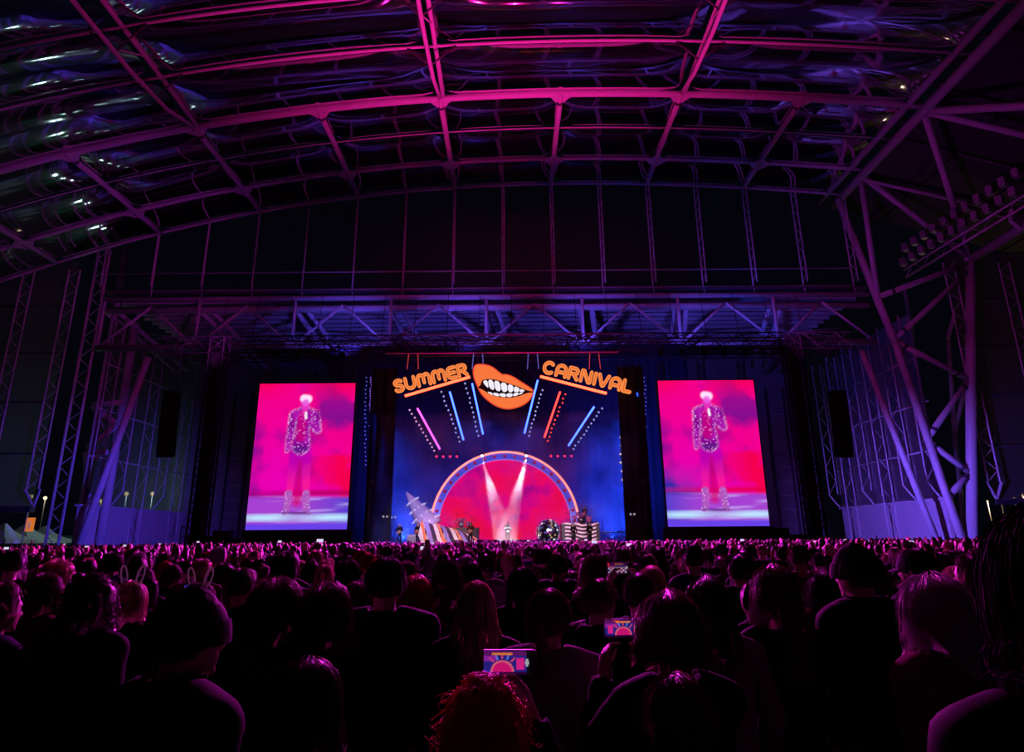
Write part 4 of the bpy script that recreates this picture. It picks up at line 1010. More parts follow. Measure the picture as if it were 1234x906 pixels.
def hair_mesh(L, off, flare, strands, wave=0.0, fuzz=.004, seed=1, smid=.0013):
    r = random.Random(seed); mb = MB(); nt_, nh = 40, 16; rows = []
    ph = [r.uniform(0, 6) for _ in range(8)]
    for i in range(nh+1):
        row = []
        for j in range(nt_+1):
            th = -math.pi+2*math.pi*j/nt_; jj = j % nt_
            g = .004*math.sin(jj*2.7+ph[0])+.003*math.sin(jj*5.1+ph[1])+wave*.006*math.sin(i*1.1+jj*1.3+ph[2])
            end = .03*math.sin(jj*1.9+ph[3]) if (L > 0 and i == nh) else 0
            q = hair_surface(th, i/nh, L+end, off+g*min(1, i/3), flare, wave); row.append(q)
        rows.append(row)
    mb.grid(rows)
    for _ in range(strands):
        th = r.uniform(-math.pi, math.pi); o2 = off+r.uniform(-.002, fuzz+.004); a = r.uniform(.0, .35); b_ = r.uniform(.75, 1.04); l2 = L*r.uniform(.9, 1.1); pts = []
        w1, w2 = r.uniform(-1, 1), r.uniform(-1, 1)
        N = 7
        for i in range(N+1):
            t = a+(b_-a)*i/N; q = hair_surface(th+.05*w1*math.sin(3*t), min(t, 1.0), l2, o2+fuzz*abs(w2)*t, flare, wave)
            pts.append(q+Vector((w1, w2, 0))*(fuzz*.9*t*math.sin(5*t+w2*3)))
        mb.path(pts, [smid*(1-.6*i/N) for i in range(N+1)], 3)
    return mb.mesh('hair', None, True)
def curls(seed=5, R=.045, nst=900, drop=.16):
    r = random.Random(seed); mb = MB(); rows = []
    for i in range(15):
        rows.append([hair_surface(-math.pi+2*math.pi*j/40, i/14, drop, R*.8+.010*math.sin(i*2.1+(j % 40)*1.7), .25, .8) for j in range(41)])
    mb.grid(rows)
    for _ in range(nst):
        th = r.uniform(-math.pi, math.pi); t = r.uniform(.02, .98); p = hair_surface(th, t, drop, R*.8, .25); n_ = (p-HC); n_.z *= .5 if t > .5 else 1; n_.normalize(); _, u, v = frame_of(n_); pts = []
        L = r.uniform(.012, .036); q = r.uniform(0, 6); tilt = Vector((r.uniform(-.6, .6), r.uniform(-.6, .6), -.35))
        for i in range(9):
            f = i/8; pts.append(p+n_*(L*f)+tilt*(L*f*f)+(u*math.cos(q+f*7)+v*math.sin(q+f*7))*.009)
        mb.path(pts, [.0018*(1-.5*i/8) for i in range(9)], 3)
    return mb.mesh('hair', None, True)
HAIR = {'short': [hair_mesh(0, .010, 0, 420, fuzz=.014, seed=s) for s in (1, 2)], 'messy': [hair_mesh(.04, .022, .2, 420, 1.5, .018, 3)],
        'long': [hair_mesh(.26, .016, .28, 520, .4, .014, 4), hair_mesh(.34, .018, .42, 560, .6, .016, 5)],
        'wavy': [hair_mesh(.24, .022, .65, 600, 1.6, .024, 6), hair_mesh(.20, .024, .70, 600, 1.8, .026, 7)], 'bob': [hair_mesh(.09, .020, .15, 380, .4, .008, 8)],
        'straight': [hair_mesh(.27, .014, .75, 900, .0, .008, 9, .0014)], 'curly': [curls(5), curls(6, .05, 900, .10)], 'buzz': [hair_mesh(0, .005, 0, 60, fuzz=.002, seed=10)]}
tail = MB(); tail.path([HC+Vector(q) for q in ((0, -.10, .06), (0, -.15, .05), (0, -.17, -.02), (.01, -.16, -.12), (0, -.15, -.22))], [.018, .028, .030, .024, .008], 8)
TAIL = tail.mesh('ponytail', None, True)
BUN = MB().ball(HC+Vector((0, -.07, .12)), (.045, .045, .038), 12, 8).mesh('bun', None, True)
capm = MB(); capm.grid([[skull(-math.pi+2*math.pi*j/28, math.radians(88)*i/9, .018) for j in range(29)] for i in range(10)]); CAPM = capm.mesh('cap', None, True)
brim = MB(); rws = []
for i in range(7):
    f = i/6; rws.append([HC+Vector((.088*math.sin(a)*(1-.25*f), (.112*math.cos(a)+.075*f*math.cos(a*.8)), .018-.022*f-.012*abs(math.sin(a)))) for a in [-1.25+2.5*j/14 for j in range(15)]])
brim.grid(rws); BRIM = brim.mesh('brim', None, True)
bnm = MB(); bnm.grid([[skull(-math.pi+2*math.pi*j/32, math.radians(95)*i/10, .020+.02*max(0, 1-i/4)+.002*math.sin(j*3)) for j in range(33)] for i in range(11)]); BEAN = bnm.mesh('beanie', None, True)
cuf = MB(); cuf.grid([[skull(-math.pi+2*math.pi*j/32, math.radians(68+28*i/3), .026+.003*math.sin(j*3)) for j in range(33)] for i in range(4)]); CUFF = cuf.mesh('cuff', None, True)
ears = MB()
for s in (-1, 1):
    pts = [HC+Vector((s*(.068+.026*math.sin(t)+.03*math.cos(t)*-1*.5), -.01, .175-.065*math.cos(t))) for t in [2*math.pi*k/18 for k in range(18)]]
    ears.path(pts, .005, 6, True)
ears.path([HC+Vector((.092*math.sin(a), -.01, .135*math.cos(a))) for a in [-1.4+2.8*k/16 for k in range(17)]], .006, 6)
EARS = ears.mesh('bunny_ear_headband', glow('headband_glow', (.55, .12, .45), .12), True)
eym = MB()
for s in (-1, 1): eym.ball(HC+Vector((s*.031, .080, -.002)), .0125, 10, 8)
EYES = eym.mesh('eyes', mat('eye', (.5, .48, .46), .15), True)
glm = MB()
for s in (-1, 1): glm.path([HC+Vector((s*.033+.026*math.cos(t), .104, -.002+.020*math.sin(t))) for t in [2*math.pi*k/16 for k in range(16)]], .0025, 5, True); glm.tube(HC+Vector((s*.060, .102, .004)), HC+Vector((s*.082, -.005, .006)), .002, 5)
glm.tube(HC+Vector((-.008, .106, .0)), HC+Vector((.008, .106, .0)), .002, 5); GLASS = glm.mesh('glasses', BLKMET, True)
hood = MB(); rws = []
for i in range(7):
    f = i/6; rws.append([Vector(((.095+.05*math.sin(f*3.0))*math.sin(a), -.03-(.085+.055*math.sin(f*3.0))*math.cos(a), 1.40+.10*f*(1 if abs(a) < 1.6 else .8)+.012*math.sin(a*3))) for a in [-2.5+5.0*j/20 for j in range(21)]])
hood.grid(rws); HOOD = hood.mesh('hood', None, True)
coll = MB(); coll.grid([[Vector(((.075+.02*f)*math.sin(a)*1.05, -.02-(.078+.02*f)*math.cos(a), 1.415+.095*f)) for a in [-2.7+5.4*j/20 for j in range(21)]] for f in (0, .35, .7, 1.0)]); COLL = coll.mesh('collar', None, True)
stp = MB()
for s in (-1, 1): stp.path([Vector((s*.11, -.03, 1.465)), Vector((s*.10, -.115, 1.40)), Vector((s*.03, -.148, 1.27)), Vector((-s*.06, -.140, 1.13))], .010, 6)
STRAP = stp.mesh('cross_straps', None, True)
SKINS = [mat('skin_light', (.50, .33, .26), .5, noise=.08, nscale=20), mat('skin_tan', (.36, .22, .16), .5, noise=.08, nscale=20), mat('skin_deep', (.16, .09, .06), .5, noise=.08, nscale=20)]
HAIRC = {'dark': mat('hair_dark', (.030, .024, .024), .42, noise=.3, nscale=30), 'brown': mat('hair_brown', (.09, .055, .038), .42, noise=.3, nscale=30), 'blond': mat('hair_blond', (.58, .43, .27), .38, noise=.3, nscale=30), 'red': mat('hair_red', (.42, .03, .02), .40, noise=.3, nscale=30), 'grey': mat('hair_grey', (.40, .38, .38), .4, noise=.3, nscale=30)}
HAIRC['matte'] = mat('hair_matte', (.006, .005, .005), .95, noise=.3, nscale=30, spec=.03)
for hk, hcol in (('dark', (.20, .13, .13)), ('brown', (.30, .18, .15)), ('blond', (.75, .55, .38)), ('red', (.65, .08, .05)), ('grey', (.6, .55, .55))):
    nt = HAIRC[hk].node_tree; b_ = nt.nodes['Principled BSDF']; ou = nt.nodes['Material Output']     # fibres let light through at the edges
    tl_ = nt.nodes.new('ShaderNodeBsdfTranslucent'); tl_.inputs[0].default_value = (*hcol, 1); mx_ = nt.nodes.new('ShaderNodeMixShader'); mx_.inputs[0].default_value = .32
    nt.links.new(b_.outputs[0], mx_.inputs[1]); nt.links.new(tl_.outputs[0], mx_.inputs[2]); nt.links.new(mx_.outputs[0], ou.inputs['Surface'])
TOPS = {'black': mat('top_black', (.008, .008, .009), .8, spec=.04, noise=.25, nscale=9, bump=.2), 'navy': mat('top_navy', (.025, .03, .06), .8, spec=.04, noise=.25, nscale=9, bump=.2), 'grey': mat('top_grey', (.16, .16, .17), .85, spec=.04, noise=.2, nscale=12, bump=.2), 'maroon': mat('top_maroon', (.10, .02, .03), .8, spec=.04, noise=.25, nscale=9, bump=.2), 'white': mat('top_white', (.45, .44, .44), .8, spec=.04, noise=.12, nscale=9, bump=.2), 'denim': mat('top_denim', (.05, .08, .14), .85, spec=.04, noise=.3, nscale=14, bump=.2), 'green': mat('top_green', (.03, .05, .035), .8, spec=.04, noise=.25, nscale=9, bump=.2), 'sequin': mat('sequin', (.75, .72, .78), .2, .8, noise=.5, nscale=60, bump=.8)}
TRS = mat('trousers_dark', (.02, .022, .03), .8, spec=.04, noise=.2, nscale=8); SHOE = mat('shoe_dark', (.03, .03, .03), .6)
_mcache = {}
def inst(name, me, m, parent):
    """object sharing mesh data, material set on the mesh copy per colour"""
    key = (me.name, m.name)
    if key not in _mcache:
        c = me.copy(); c.materials.clear(); c.materials.append(m); _mcache[key] = c
    return link(name, _mcache[key], parent)
def person(label, group, X, Y, h, rz, body='down', hair='short', hv=0, hc='dark', top='black', skin=0, extra=(), z=0.0, eyes=False, legs=None):
    t = thing('person', label, 'person', group, (X, Y, z), rz); s = h/1.745; t.scale = (s, s, s); b = BOD[body]
    inst('body', b.body, SKINS[skin], t); inst('top', b.top, TOPS[top], t); inst('trousers', b.legs, legs or TRS, t); inst('shoes', b.shoe, SHOE, t)
    if eyes: link('eyes', EYES, t)
    if hair:
        hm = HAIR['short' if hair in ('tail', 'bun', 'cap', 'beanie', 'cap_back') else hair]; hm = hm[hv % len(hm)]
        ho = inst('hair', hm, HAIRC[hc], t)
        if hair == 'tail': inst('ponytail', TAIL, HAIRC[hc], ho)
        if hair == 'bun': inst('bun', BUN, HAIRC[hc], ho)
        if hair == 'cap': c = inst('cap', CAPM, TOPS['navy'], t); inst('brim', BRIM, TOPS['navy'], c)
        if hair == 'beanie': c = inst('beanie', BEAN, TOPS['black'], t); inst('cuff', CUFF, TOPS['black'], c)
    for e in extra:
        if e == 'ears': link('bunny_ear_headband', EARS, t)
        if e == 'glasses': link('glasses', GLASS, t)
        if e == 'hood': inst('hood', HOOD, TOPS[top], t)
        if e == 'collar': inst('collar', COLL, TOPS[top], t)
        if e == 'straps': inst('cross_straps', STRAP, mat('strap_violet', (.30, .14, .55), .6), t)
        if e == 'scap': c = inst('cap', CAPM, TOPS['grey'], t); inst('brim', BRIM, TOPS['grey'], c)
    return t
def at_pixel(px, py, d):
    """crowd member whose hair top shows at (px, py), d metres ahead, standing on the floor"""
    p = P(px, py, d); return p.x, d, p.z
taken = []
def near(px, py, d, label, yaw=0, group=None, **k):
    X, Y, h = at_pixel(px, py, d); taken.append((X, Y))
    return person(label, group, X, Y, h, math.radians(yaw), eyes=True, **k)
# phones
def phone_picture(nx, ny, kind):
    u, v = np.meshgrid(np.linspace(0, 1, nx), np.linspace(0, 1, ny)); c = np.zeros((ny, nx, 3)); c[:] = (.03, .02, .30)
    def put(mask, col): c[mask] = col
    cx = .40 if kind == 0 else .55; cy = .12
    put((v > .55) & (u < cx-.1), (.35, .02, .45)); put((v > .8), (.14, .01, .16)); put(v < .10, (.03, .0, .05))
    r = np.hypot((u-cx)*1.9, v-cy); put((r < .42) & (v > .1), (.85, .01, .22)); put((r > .40) & (r < .48) & (v > .1), (.95, .15, .25))
    for k in range(5):
        a = math.radians(50+20*k); x0_, y0_ = cx+.30*math.cos(a), cy+.55*math.sin(a)
        d_ = abs((u-x0_)*1.9*math.sin(a)-(v-y0_)*math.cos(a)); put((d_ < .03) & (v > y0_) & (v < y0_+.2), (.15, .30, .95) if k % 2 else (.95, .08, .15))
    put((abs(v-.86) < .05) & (abs(u-cx) < .22), (.95, .25, .06)); put((u > cx+.30) & (u < cx+.48) & (v > .2) & (v < .7), (.95, .02, .35))
    if kind: put((u < cx-.30) & (u > cx-.46) & (v > .2) & (v < .7), (.95, .02, .35)); put((abs(v-.95) < .03) & (abs(u-.35) < .08), (.9, .05, .02))
    if kind == 2: c = c*.35; put((v < .6) & (np.sin(u*31)*np.sin(v*17) > .1), (.55, .45, .65)); put((u < .06) & (v > .6), (.9, .02, .03))
    e = (u > .93); c[e] = (.004, .004, .006); put((np.hypot((u-.93)*2, v-.5) < .09) | ((abs(u-.93) < .02) & (abs(v-.5) < .16)), (.55, .55, .6))
    return c
PHG = vcol_glow('phone_picture', .62)
def phone(label, loc, rz, w=.150, h=.072, kind=0, tilt=0.0, portrait=False):
    t = thing('phone', label, 'phone', 'lit phones held up in the crowd', loc, rz); t.rotation_euler = (tilt, math.pi/2 if portrait else 0, rz)
    mb = MB().box((0, .005, 0), (w, .008, h)); mb.build('case', BLKMET, t)
    me = picture_mesh('screen', w*.94, h*.92, phone_picture(60, 32, kind), PHG); o = link('screen', me, t, (0, -.0002, -h*.46)); return t
def hold(t, off, label, **k):
    """phone at a point of the figure's own space"""
    M = Matrix.Translation(t.location) @ Matrix.Rotation(t.rotation_euler.z, 4, 'Z') @ Matrix.Scale(t.scale[0], 4)
    return phone(label, M @ Vector(off), t.rotation_euler.z+k.pop('turn', 0), **k)
# ---- the crowd in front: the ones that can be told apart
near(229, 712, 2.05, 'big dark man in a close hat at left front, jacket edge lit violet', -34, body='big', hair='beanie', hc='dark', extra=('collar', 'hood'))
near(335, 699, 3.15, 'long-haired person at left front, just right of the big dark man', -12, body='down', hair='wavy', hc='brown', top='black', skin=1)
near(392, 705, 3.2, 'person with wide wavy pink-lit hair left of the tall broad man', -14, body='slim', hair='wavy', hv=1, hc='brown', top='black')
near(466, 671, 3.5, 'tall broad-shouldered man with short hair standing left of the blonde', 3, body='big', hair='short', hc='dark', top='black')
near(574, 699, 3.3, 'person with long straight blond hair falling down the back, centre front', 4, body='down', hair='straight', hc='blond', top='black')
near(660, 709, 2.95, 'person in a cap and grey top right of the blonde, ponytail below the cap', -18, body='big', hair='tail', hc='brown', top='grey', extra=('scap',))
t = near(583, 824, 1.62, 'person with curly red hair at the bottom centre holding a phone up', -3, body='mid', hair='curly', hc='red', top='black')
hold(t, (.035, .43, 1.72), 'landscape phone filming the stage, held above the curly red head', kind=0)
t = near(806, 714, 2.3, 'person with messy hair behind the middle phone, both arms raised to film', 14, body='face', hair='messy', hc='brown', top='black')
hold(t, (.0, .44, 1.57), 'landscape phone filming the arch, held up right of centre', kind=1, turn=-.15)
near(852, 695, 3.15, 'person with long dark hair and grey jacket right of the middle phone', 6, body='down', hair='long', hc='dark', top='grey')
near(931, 681, 3.3, 'person with long sleek hair and black top below the right screen', 8, body='slim', hair='long', hv=1, hc='brown', top='black')
near(1030, 657, 3.4, 'tall man in a dark beanie below the tower right of the right screen', 22, body='big', hair='beanie', hc='dark', top='black', extra=('collar',))
near(1102, 660, 4.4, 'man in a dark baseball cap right of the tall man in the beanie', 25, body='big', hair='cap', hc='dark', top='navy')
near(1122, 696, 2.6, 'person with tousled pale hair and pink-lit shoulder at the right front', 26, body='big', hair='wavy', hv=1, hc='grey', top='maroon', skin=0)
near(1262, 606, 1.12, 'very tall dark-haired person cut off by the right edge of the photo', -14, body='slim', hair='bob', hc='matte', top='black')
near(1268, 682, 1.55, 'person with glasses looking left at the right edge, face lit pink', 72, body='big', hair='short', hc='brown', top='black', extra=('glasses', 'collar'))
near(372, 792, 1.9, 'short person at the bottom left with crossing violet straps on the back', -4, body='slim', hair='bob', hc='dark', top='black', extra=('straps',))
near(815, 811, 1.8, 'dark short-haired head rising from the bottom edge right of centre', 5, body='down', hair='short', hc='brown', top='black')
near(158, 699, 4.2, 'person wearing a bunny-ear headband, left one of two', -14, body='down', hair='bob', hc='blond', top='black', extra=('ears',))
near(240, 701, 4.3, 'person wearing a bunny-ear headband behind the big dark man, right one of two', -10, body='slim', hair='long', hc='brown', top='black', extra=('ears',))
near(112, 697, 3.5, 'person with short curly hair at left, in front of the left bunny ears', -16, body='big', hair='curly', hv=1, hc='dark', top='black')
near(2, 702, 3.4, 'person half cut off by the left edge of the photo', -20, body='down', hair='short', hc='brown', top='navy', skin=1)
near(54, 690, 4.3, 'person with long hair near the left edge below the white tents', -18, body='down', hair='long', hc='brown', top='maroon')
near(345, 667, 5.3, 'tall person with short hair below the left screen, behind two long-haired people', -4, body='big', hair='short', hv=1, hc='dark', top='black')
near(430, 700, 4.2, 'shorter bare-headed person just left of the tall broad man', -2, body='slim', hair='bob', hc='brown', top='black')
near(500, 695, 4.3, 'person with reddish wavy hair just right of the tall broad man', 0, body='down', hair='wavy', hc='red', top='maroon')
near(538, 678, 4.7, 'person with a big cloud of curly hair left of the blonde', 2, body='down', hair='curly', hc='dark', top='black')
near(567, 677, 5.3, 'person with smooth long hair directly behind the blonde', 0, body='slim', hair='long', hc='dark', top='black')
near(630, 682, 4.6, 'person with long hair between the blonde and the person in the cap', 3, body='down', hair='long', hv=1, hc='dark', top='black')
near(672, 664, 6.0, 'short-haired man behind the person in the cap', 2, body='big', hair='buzz', hc='dark', top='black', skin=1)
near(720, 697, 3.8, 'person turned right with part of the face lit, right of the capped person', -55, body='big', hair='short', hc='brown', top='black')
near(716, 672, 5.0, 'person with full curly hair behind the one turned right', 4, body='slim', hair='curly', hv=1, hc='brown', top='black')
t = near(768, 690, 4.0, 'person holding a phone overhead right of centre, behind the middle phone', 6, body='high', hair='short', hc='dark', top='black')
hold(t, (-.03, .34, 1.76), 'landscape phone held overhead, smallest of the three filming in the middle', kind=2)
t = near(172, 692, 5.0, 'person holding a phone upright behind the left bunny ears', -14, body='face', hair='long', hc='dark', top='black')
hold(t, (.06, .44, 1.56), 'upright phone glowing near the left bunny ears', kind=0, portrait=True)
near(907, 698, 4.1, 'bare-headed man left of the sleek long-haired person', 10, body='slim', hair='buzz', hc='dark', top='black')
near(1168, 670, 4.6, 'round-headed person with short hair right of the pale-haired one', 28, body='down', hair='short', hc='brown', top='black')
near(1182, 688, 4.0, 'person with pinned-up hair near the right edge', 26, body='slim', hair='bun', hc='brown', top='navy')
near(290, 684, 4.8, 'person with a ponytail behind the big dark man on the right', -8, body='down', hair='tail', hc='brown', top='black')
near(990, 690, 5.0, 'long-haired person between the sleek-haired one and the beanie', 14, body='down', hair='wavy', hc='dark', top='maroon')
near(890, 668, 5.4, 'tall short-haired person below the left edge of the right screen', 8, body='big', hair='short', hc='dark', top='black')
near(1065, 690, 4.6, 'person with dark bobbed hair between beanie and cap', 24, body='down', hair='bob', hc='dark', top='black')
# ---- the rows behind them
rng = random.Random(21)
def free(x, y, r): return all((x-a)**2+(y-b)**2 > r*r for a, b in taken)
cell = {}
spots = []
y = 4.6
while y < 47.8:
    step = .74 if y < 14 else .82
    half = .86*y+1.2; x = -half+rng.uniform(0, .5)
    while x < half:
        xx, yy = x+rng.uniform(-.18, .18), y+rng.uniform(-.22, .22)
        ok = (yy > 7 or free(xx, yy, .55)) and all((xx-a)**2+(yy-b)**2 > .21 for a, b in spots[-260:])
        if ok: spots.append((xx, yy))
        x += (.66 if y < 14 else .74)*rng.uniform(.85, 1.2)
    y += step*rng.uniform(.9, 1.1)
spots.sort(key=lambda p: p[1])
vis = [p for p in spots if abs(p[0]) < .83*p[1]+.4]
indiv = vis[:300-len(taken)-8]
ind = set(indiv)
rest = [p for p in spots if p not in ind]
STY = [('short', 'short'), ('buzz', 'cropped'), ('long', 'long'), ('wavy', 'wavy'), ('bob', 'bobbed'), ('curly', 'curly'), ('tail', 'tied back'), ('bun', 'pinned'), ('messy', 'tousled')]
WGT = [5, 2, 5, 3, 2, 1.2, 2, 1, 1.5]
for (x, yy) in indiv:
    st, word_ = rng.choices(STY, WGT)[0]; hc = rng.choices(['dark', 'brown', 'blond', 'red', 'grey'], [5, 4, 2, .6, .6])[0]
    fem = st in ('long', 'wavy', 'bob', 'curly', 'tail', 'bun'); h = rng.gauss(1.66 if fem else 1.76, .055)
    h = min(max(h, 1.52), 1.86)
    bd = rng.choices(['down', 'front', 'slim', 'big', 'up', 'face'], [4, 3, 3, 3 if not fem else .6, .22, .5])[0]
    px = 617+x/yy*745
    zone = 'below the left screen' if 285 < px < 430 else 'below the right screen' if 800 < px < 935 else 'below the stage' if 430 <= px <= 800 else 'below the left wall' if px <= 285 else 'below the right wall'
    row = 'front rows' if yy < 8 else 'middle rows'
    hcw = {'dark': 'dark', 'brown': 'brown', 'blond': 'blond', 'red': 'reddish', 'grey': 'grey'}[hc]
    tp = rng.choices(list(TOPS)[:7], [6, 3, 2, 1, 1, 1.5, 1.5])[0]
    lab = f'spectator with {word_} {hcw} hair and {tp} top in {row} {zone}'
    person(lab, f'{word_} {hcw} hair and {tp} top, {row}, {zone}', x, yy, h, math.radians(rng.gauss(0, 9)+math.degrees(math.atan2(x, 52-yy))*.6), bd, st, rng.randint(0, 1), hc, tp, rng.choices([0, 1, 2], [5, 2, 1])[0])
# ---- the thousands further back: one coarse figure per head
FM = [SKINS[0], SKINS[1], HAIRC['dark'], HAIRC['brown'], HAIRC['blond'], TOPS['black'], TOPS['navy'], TOPS['grey'], TOPS['maroon'], TOPS['white'], TRS, glow('far_phone', (.75, .70, .95), .9), SKINS[2], TOPS['green']]
def coarse(long_hair, arms):
    """material slots: 0 skin, 1 hair, 2 top, 3 trousers, 4 phone"""
    mb = MB()
    mb.cm = 0; mb.ball(HC+Vector((0, .008, -.005)), (.075, .095, .118), 7, 5); mb.tube((0, 0, 1.42), (0, 0, 1.52), .055, 6, cap=False)
    mb.cm = 1; mb.ball(HC+Vector((0, -.016, .016)), (.086, .100, .118), 8, 6)
    if long_hair: mb.loft([[Vector((w_*math.cos(a), -.045+.065*math.sin(a)-.01, z)) for a in [2*math.pi*k/7 for k in range(7)]] for w_, z in ((.085, 1.63), (.098, 1.50), (.10, 1.36), (.05, 1.28))])
    mb.cm = 2
    mb.loft([[Vector((rx*math.cos(a), ry*math.sin(a), z)) for a in [2*math.pi*k/8 for k in range(8)]] for z, rx, ry in ((.86, .16, .11), (1.1, .16, .115), (1.32, .215, .125), (1.41, .19, .10), (1.47, .07, .06))])
    for s in (-1, 1):
        e, w_ = POSES[arms if (s > 0 or arms in ('front', 'high')) else 'down'][:2]
        mb.path([(s*.19, 0, 1.38), (s*e[0], e[1], e[2]), (s*w_[0], w_[1], w_[2])], [.06, .045, .03], 5)
        mb.cm = 0; mb.ball((s*w_[0], w_[1], w_[2]+(.05 if w_[2] > 1.3 else -.05)), (.035, .03, .06), 5, 4); mb.cm = 2
    mb.cm = 3; 
    for s in (-1, 1): mb.path([(s*.09, 0, .9), (s*.10, .01, .5), (s*.11, 0, .02)], [.09, .06, .045], 5)
    if arms == 'high': mb.cm = 4; mb.box((0, .30, 1.76), (.15, .01, .075))
    return np.array(mb.v), mb.f, mb.mi
KIN = [(coarse(l, a), a) for l in (0, 1) for a in ('down', 'front', 'high', 'up')]
KW = [5, 4, .12, .25, 5, 4, .12, .2]
V, F, MI, off = [], [], [], 0
for (x, yy) in rest:
    (v, f, mi), a = rng.choices(KIN, KW)[0]; s = min(max(rng.gauss(1.70, .075), 1.5), 1.88)/1.72; an = rng.gauss(0, .25)-math.atan2(-x, 52-yy)*-.4
    c_, s_ = math.cos(an), math.sin(an); q = v*s; V.append(np.stack([q[:, 0]*c_-q[:, 1]*s_+x, q[:, 0]*s_+q[:, 1]*c_+yy, q[:, 2]], 1))
    F += [tuple(i+off for i in t) for t in f]; off += len(v)
    sl = [rng.choice([0, 0, 1, 12]), rng.choice([2, 2, 3, 3, 4]), rng.choice([5, 5, 5, 6, 7, 8, 9, 13]), 10, 11]; MI += [sl[k] for k in mi]
me = bpy.data.meshes.new('crowd'); me.from_pydata(np.concatenate(V).tolist(), [], F)
for m in FM: me.materials.append(m)
me.polygons.foreach_set('material_index', MI); me.polygons.foreach_set('use_smooth', [True]*len(F)); me.update()
tag(link('crowd', me), 'dense distant crowd of heads filling the field up to the stage', 'crowd', kind='stuff')
print('CROWD', len(taken), len(indiv), len(rest), len(F))

# ---- performers
def performer(label, px, Y, hgt, rz=180, **k):
    p = P(px, 650, Y); return person(label, 'performers on stage', p.x, Y, hgt, math.radians(rz), z=k.pop('z', SF), eyes=True, **k)
WHT = TOPS['white']
singer = performer('singer in pale sparkling outfit standing in the white beams at centre stage', 612, 52, 1.86, body='front', hair='buzz', hc='blond', top='sequin', legs=mat('pale_tights', (.62, .50, .48), .5))
GB = mat('guitar_red', (.45, .12, .06), .25, noise=.2); GN = mat('guitar_neck', (.30, .18, .10), .4)
def guitar(t, label):
    M = Matrix.Translation(t.location) @ Matrix.Rotation(t.rotation_euler.z, 4, 'Z')
    g = thing('guitar', label, 'guitar', 'guitars on stage', M @ Vector((.05, .27, 1.10)), t.rotation_euler.z)
    out = [(.17*math.cos(a)*(1+.12*math.cos(2*a)), .13*math.sin(a)*(1-.18*math.cos(3*a))) for a in [2*math.pi*k/20 for k in range(20)]]
    MB().poly([Vector((x, -.03, z)) for x, z in out], .05).build('body', GB, g)
    MB().bar((-.14, 0, .04), (-.70, 0, .22), .05, .03).build('neck', GN, g); MB().box((-.76, 0, .24), (.14, .03, .07)).build('headstock', GN, g); MB().box((.02, .03, 0), (.05, .02, .07)).build('pickup', CHROME, g)
for px, Y, hgt, rz, lab, kk, gl in ((481, 53.5, 1.82, 190, 'musician in dark clothes with a guitar at the far left of the stage', dict(hair='short', hc='grey', body='front'), 'guitar of the far left musician'),
                                (503.5, 53.0, 1.84, 170, 'long-haired guitarist in black in front of the pale amplifier', dict(hair='long', hc='brown', body='front'), 'guitar held before the pale amplifier'),
                                (567, 51.2, 1.80, 185, 'guitarist in front of the striped shell', dict(hair='wavy', hc='dark', body='front', top='maroon'), 'guitar held before the striped shell')):
    t = performer(lab, px, Y, hgt, rz, **kk); guitar(t, gl)
performer('backing singer with long blond hair before the striped riser', 691.5, 52.8, 1.74, 178, hair='long', hc='blond', body='slim', top='black')
performer('backing singer with dark hair before the right end of the striped riser', 711, 52.9, 1.76, 186, hair='wavy', hc='dark', body='front', top='black')
performer('drummer with light hair seated high behind the right percussion', 706, 56.9, 1.60, 180, hair='short', hc='blond', body='front', top='black', z=SF+1.72)
performer('drummer behind the kit over the striped shell', 556, 57.0, 1.45, 180, hair='short', hc='dark', body='front', top='black', z=SF+.9)

# ---- outside, left and right of the end frames
TW = mat('tent_canvas', (.75, .75, .70), .8, noise=.08, nscale=2)
for k, (px, Y, w_, lab) in enumerate(((2, 78, 5.0, 'cut off by the left edge'), (28, 84, 6.0, 'taller one beside the lit banner'), (52, 92, 5.5, 'partly behind the steel column'))):
    p = P(px, 650, Y); t = thing('marquee_tent', 'white peaked marquee tent outside, '+lab, 'tent', 'white tents outside', (p.x, Y, 0))
    MB().loft([[Vector((sx*w_/2*f, sy*w_/2*f, z)) for sx, sy in ((-1, -1), (1, -1), (1, 1), (-1, 1))] for f, z in ((1, 2.3), (.62, 2.75), (.30, 3.4), (.06, 4.3))]).build('roof', TW, t)
    MB().loft([[Vector((sx*w_/2, sy*w_/2, z)) for sx, sy in ((-1, -1), (1, -1), (1, 1), (-1, 1))] for z in (1.9, 2.3)], False).build('valance', TW, t)
    for sx in (-1, 1):
        for sy in (-1, 1): tubeobj('pole', (sx*w_/2, sy*w_/2, 0), (sx*w_/2, sy*w_/2, 2.3), .05, STEEL, t, 6)
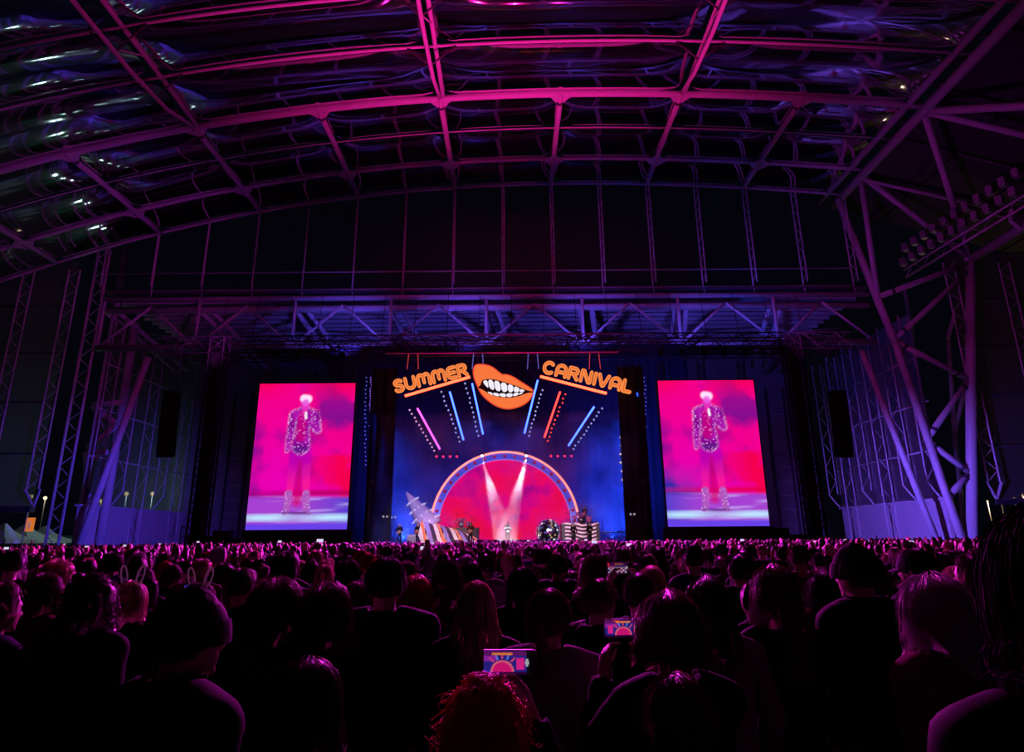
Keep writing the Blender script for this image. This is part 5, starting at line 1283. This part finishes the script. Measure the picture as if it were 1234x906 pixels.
for px, py, Y, lab in ((38, 598, 100, 'on the tall pole above the tents'), (55, 600, 112, 'right of the tall pole'), (123, 604, 85, 'leftmost behind the clear wall'), (153, 595, 90.5, 'second behind the clear wall'), (184, 595, 97.5, 'third behind the clear wall'), (207, 595, 103, 'rightmost behind the clear wall')):
    p = P(px, py, Y); t = thing('street_lamp', 'bright outdoor lamp on a pole, '+lab, 'lamp', 'outdoor lamps left of the stage', (p.x, Y, 0))
    tubeobj('pole', (0, 0, 0), (0, 0, p.z), .10, STEEL, t, 6); MB().ball((0, -.1, p.z), .30, 8, 6).build('lamp_head', glow('lamp_head', (1.0, .80, .40), 2), t)
    l = bpy.data.lights.new('street_lamp_light', 'POINT'); l.energy = 260 if px > 100 else 70; l.color = (.55, .95, .95) if px > 100 else (1.0, .82, .55); l.shadow_soft_size = .7
    o = bpy.data.objects.new('street_lamp_light', l); COL.objects.link(o); o.location = (p.x, Y-.6, p.z+.1)
p = P(36.5, 632, 74.6)
t = thing('banner', 'small glowing orange banner with a figure shape above the white tents', 'banner', loc=p)
MB().box((0, 0, 0), (.95, .08, 1.6)).build('panel', mat('banner_orange', (.8, .25, .05), .6, emit=(1.0, .25, .04), strength=.6), t); MB().box((-.1, -.06, -.1), (.35, .02, .9)).build('print', mat('banner_print', (.75, .45, .35), .6, emit=(.8, .35, .2), strength=.35), t); tubeobj('pole', (-.6, 0, -p.z), (-.6, 0, 4), .07, STEEL, t, 6)
gw = tag(MB().box((0, 0, 1.5), (14, .3, 3)).build('fence', mat('green_fence', (.05, .25, .16), .8, noise=.1)), 'low green fence between the tents and the steel column', 'fence'); gw.location = (-66, 97, 0)
for k, (px, py, Y) in enumerate(((1190, 604, 110), (1206, 603, 114), (1222, 600, 118), (1212, 618, 116), (1232, 596, 110))):
    p = P(px, py, Y); t = thing('distant_lamp', ['small lamp right of the thick outer leg', 'second small lamp right of the outer leg', 'third small lamp far right', 'lower small lamp on the right', 'small lamp at the right edge'][k]+', outside', 'lamp', 'outdoor lamps right of the stage', (p.x, Y, 0))
    tubeobj('pole', (0, 0, 0), (0, 0, p.z), .08, STEEL, t, 6); MB().ball((0, 0, p.z), .16, 8, 5).build('lamp_head', glow('warm_lamp', (1.0, .72, .35), 1.5), t)
    if k % 2 == 0:
        l = bpy.data.lights.new('distant_lamp_light', 'POINT'); l.energy = 900; l.color = (1.0, .7, .4)
        o = bpy.data.objects.new('distant_lamp_light', l); COL.objects.link(o); o.location = (p.x, Y-.5, p.z+.3)
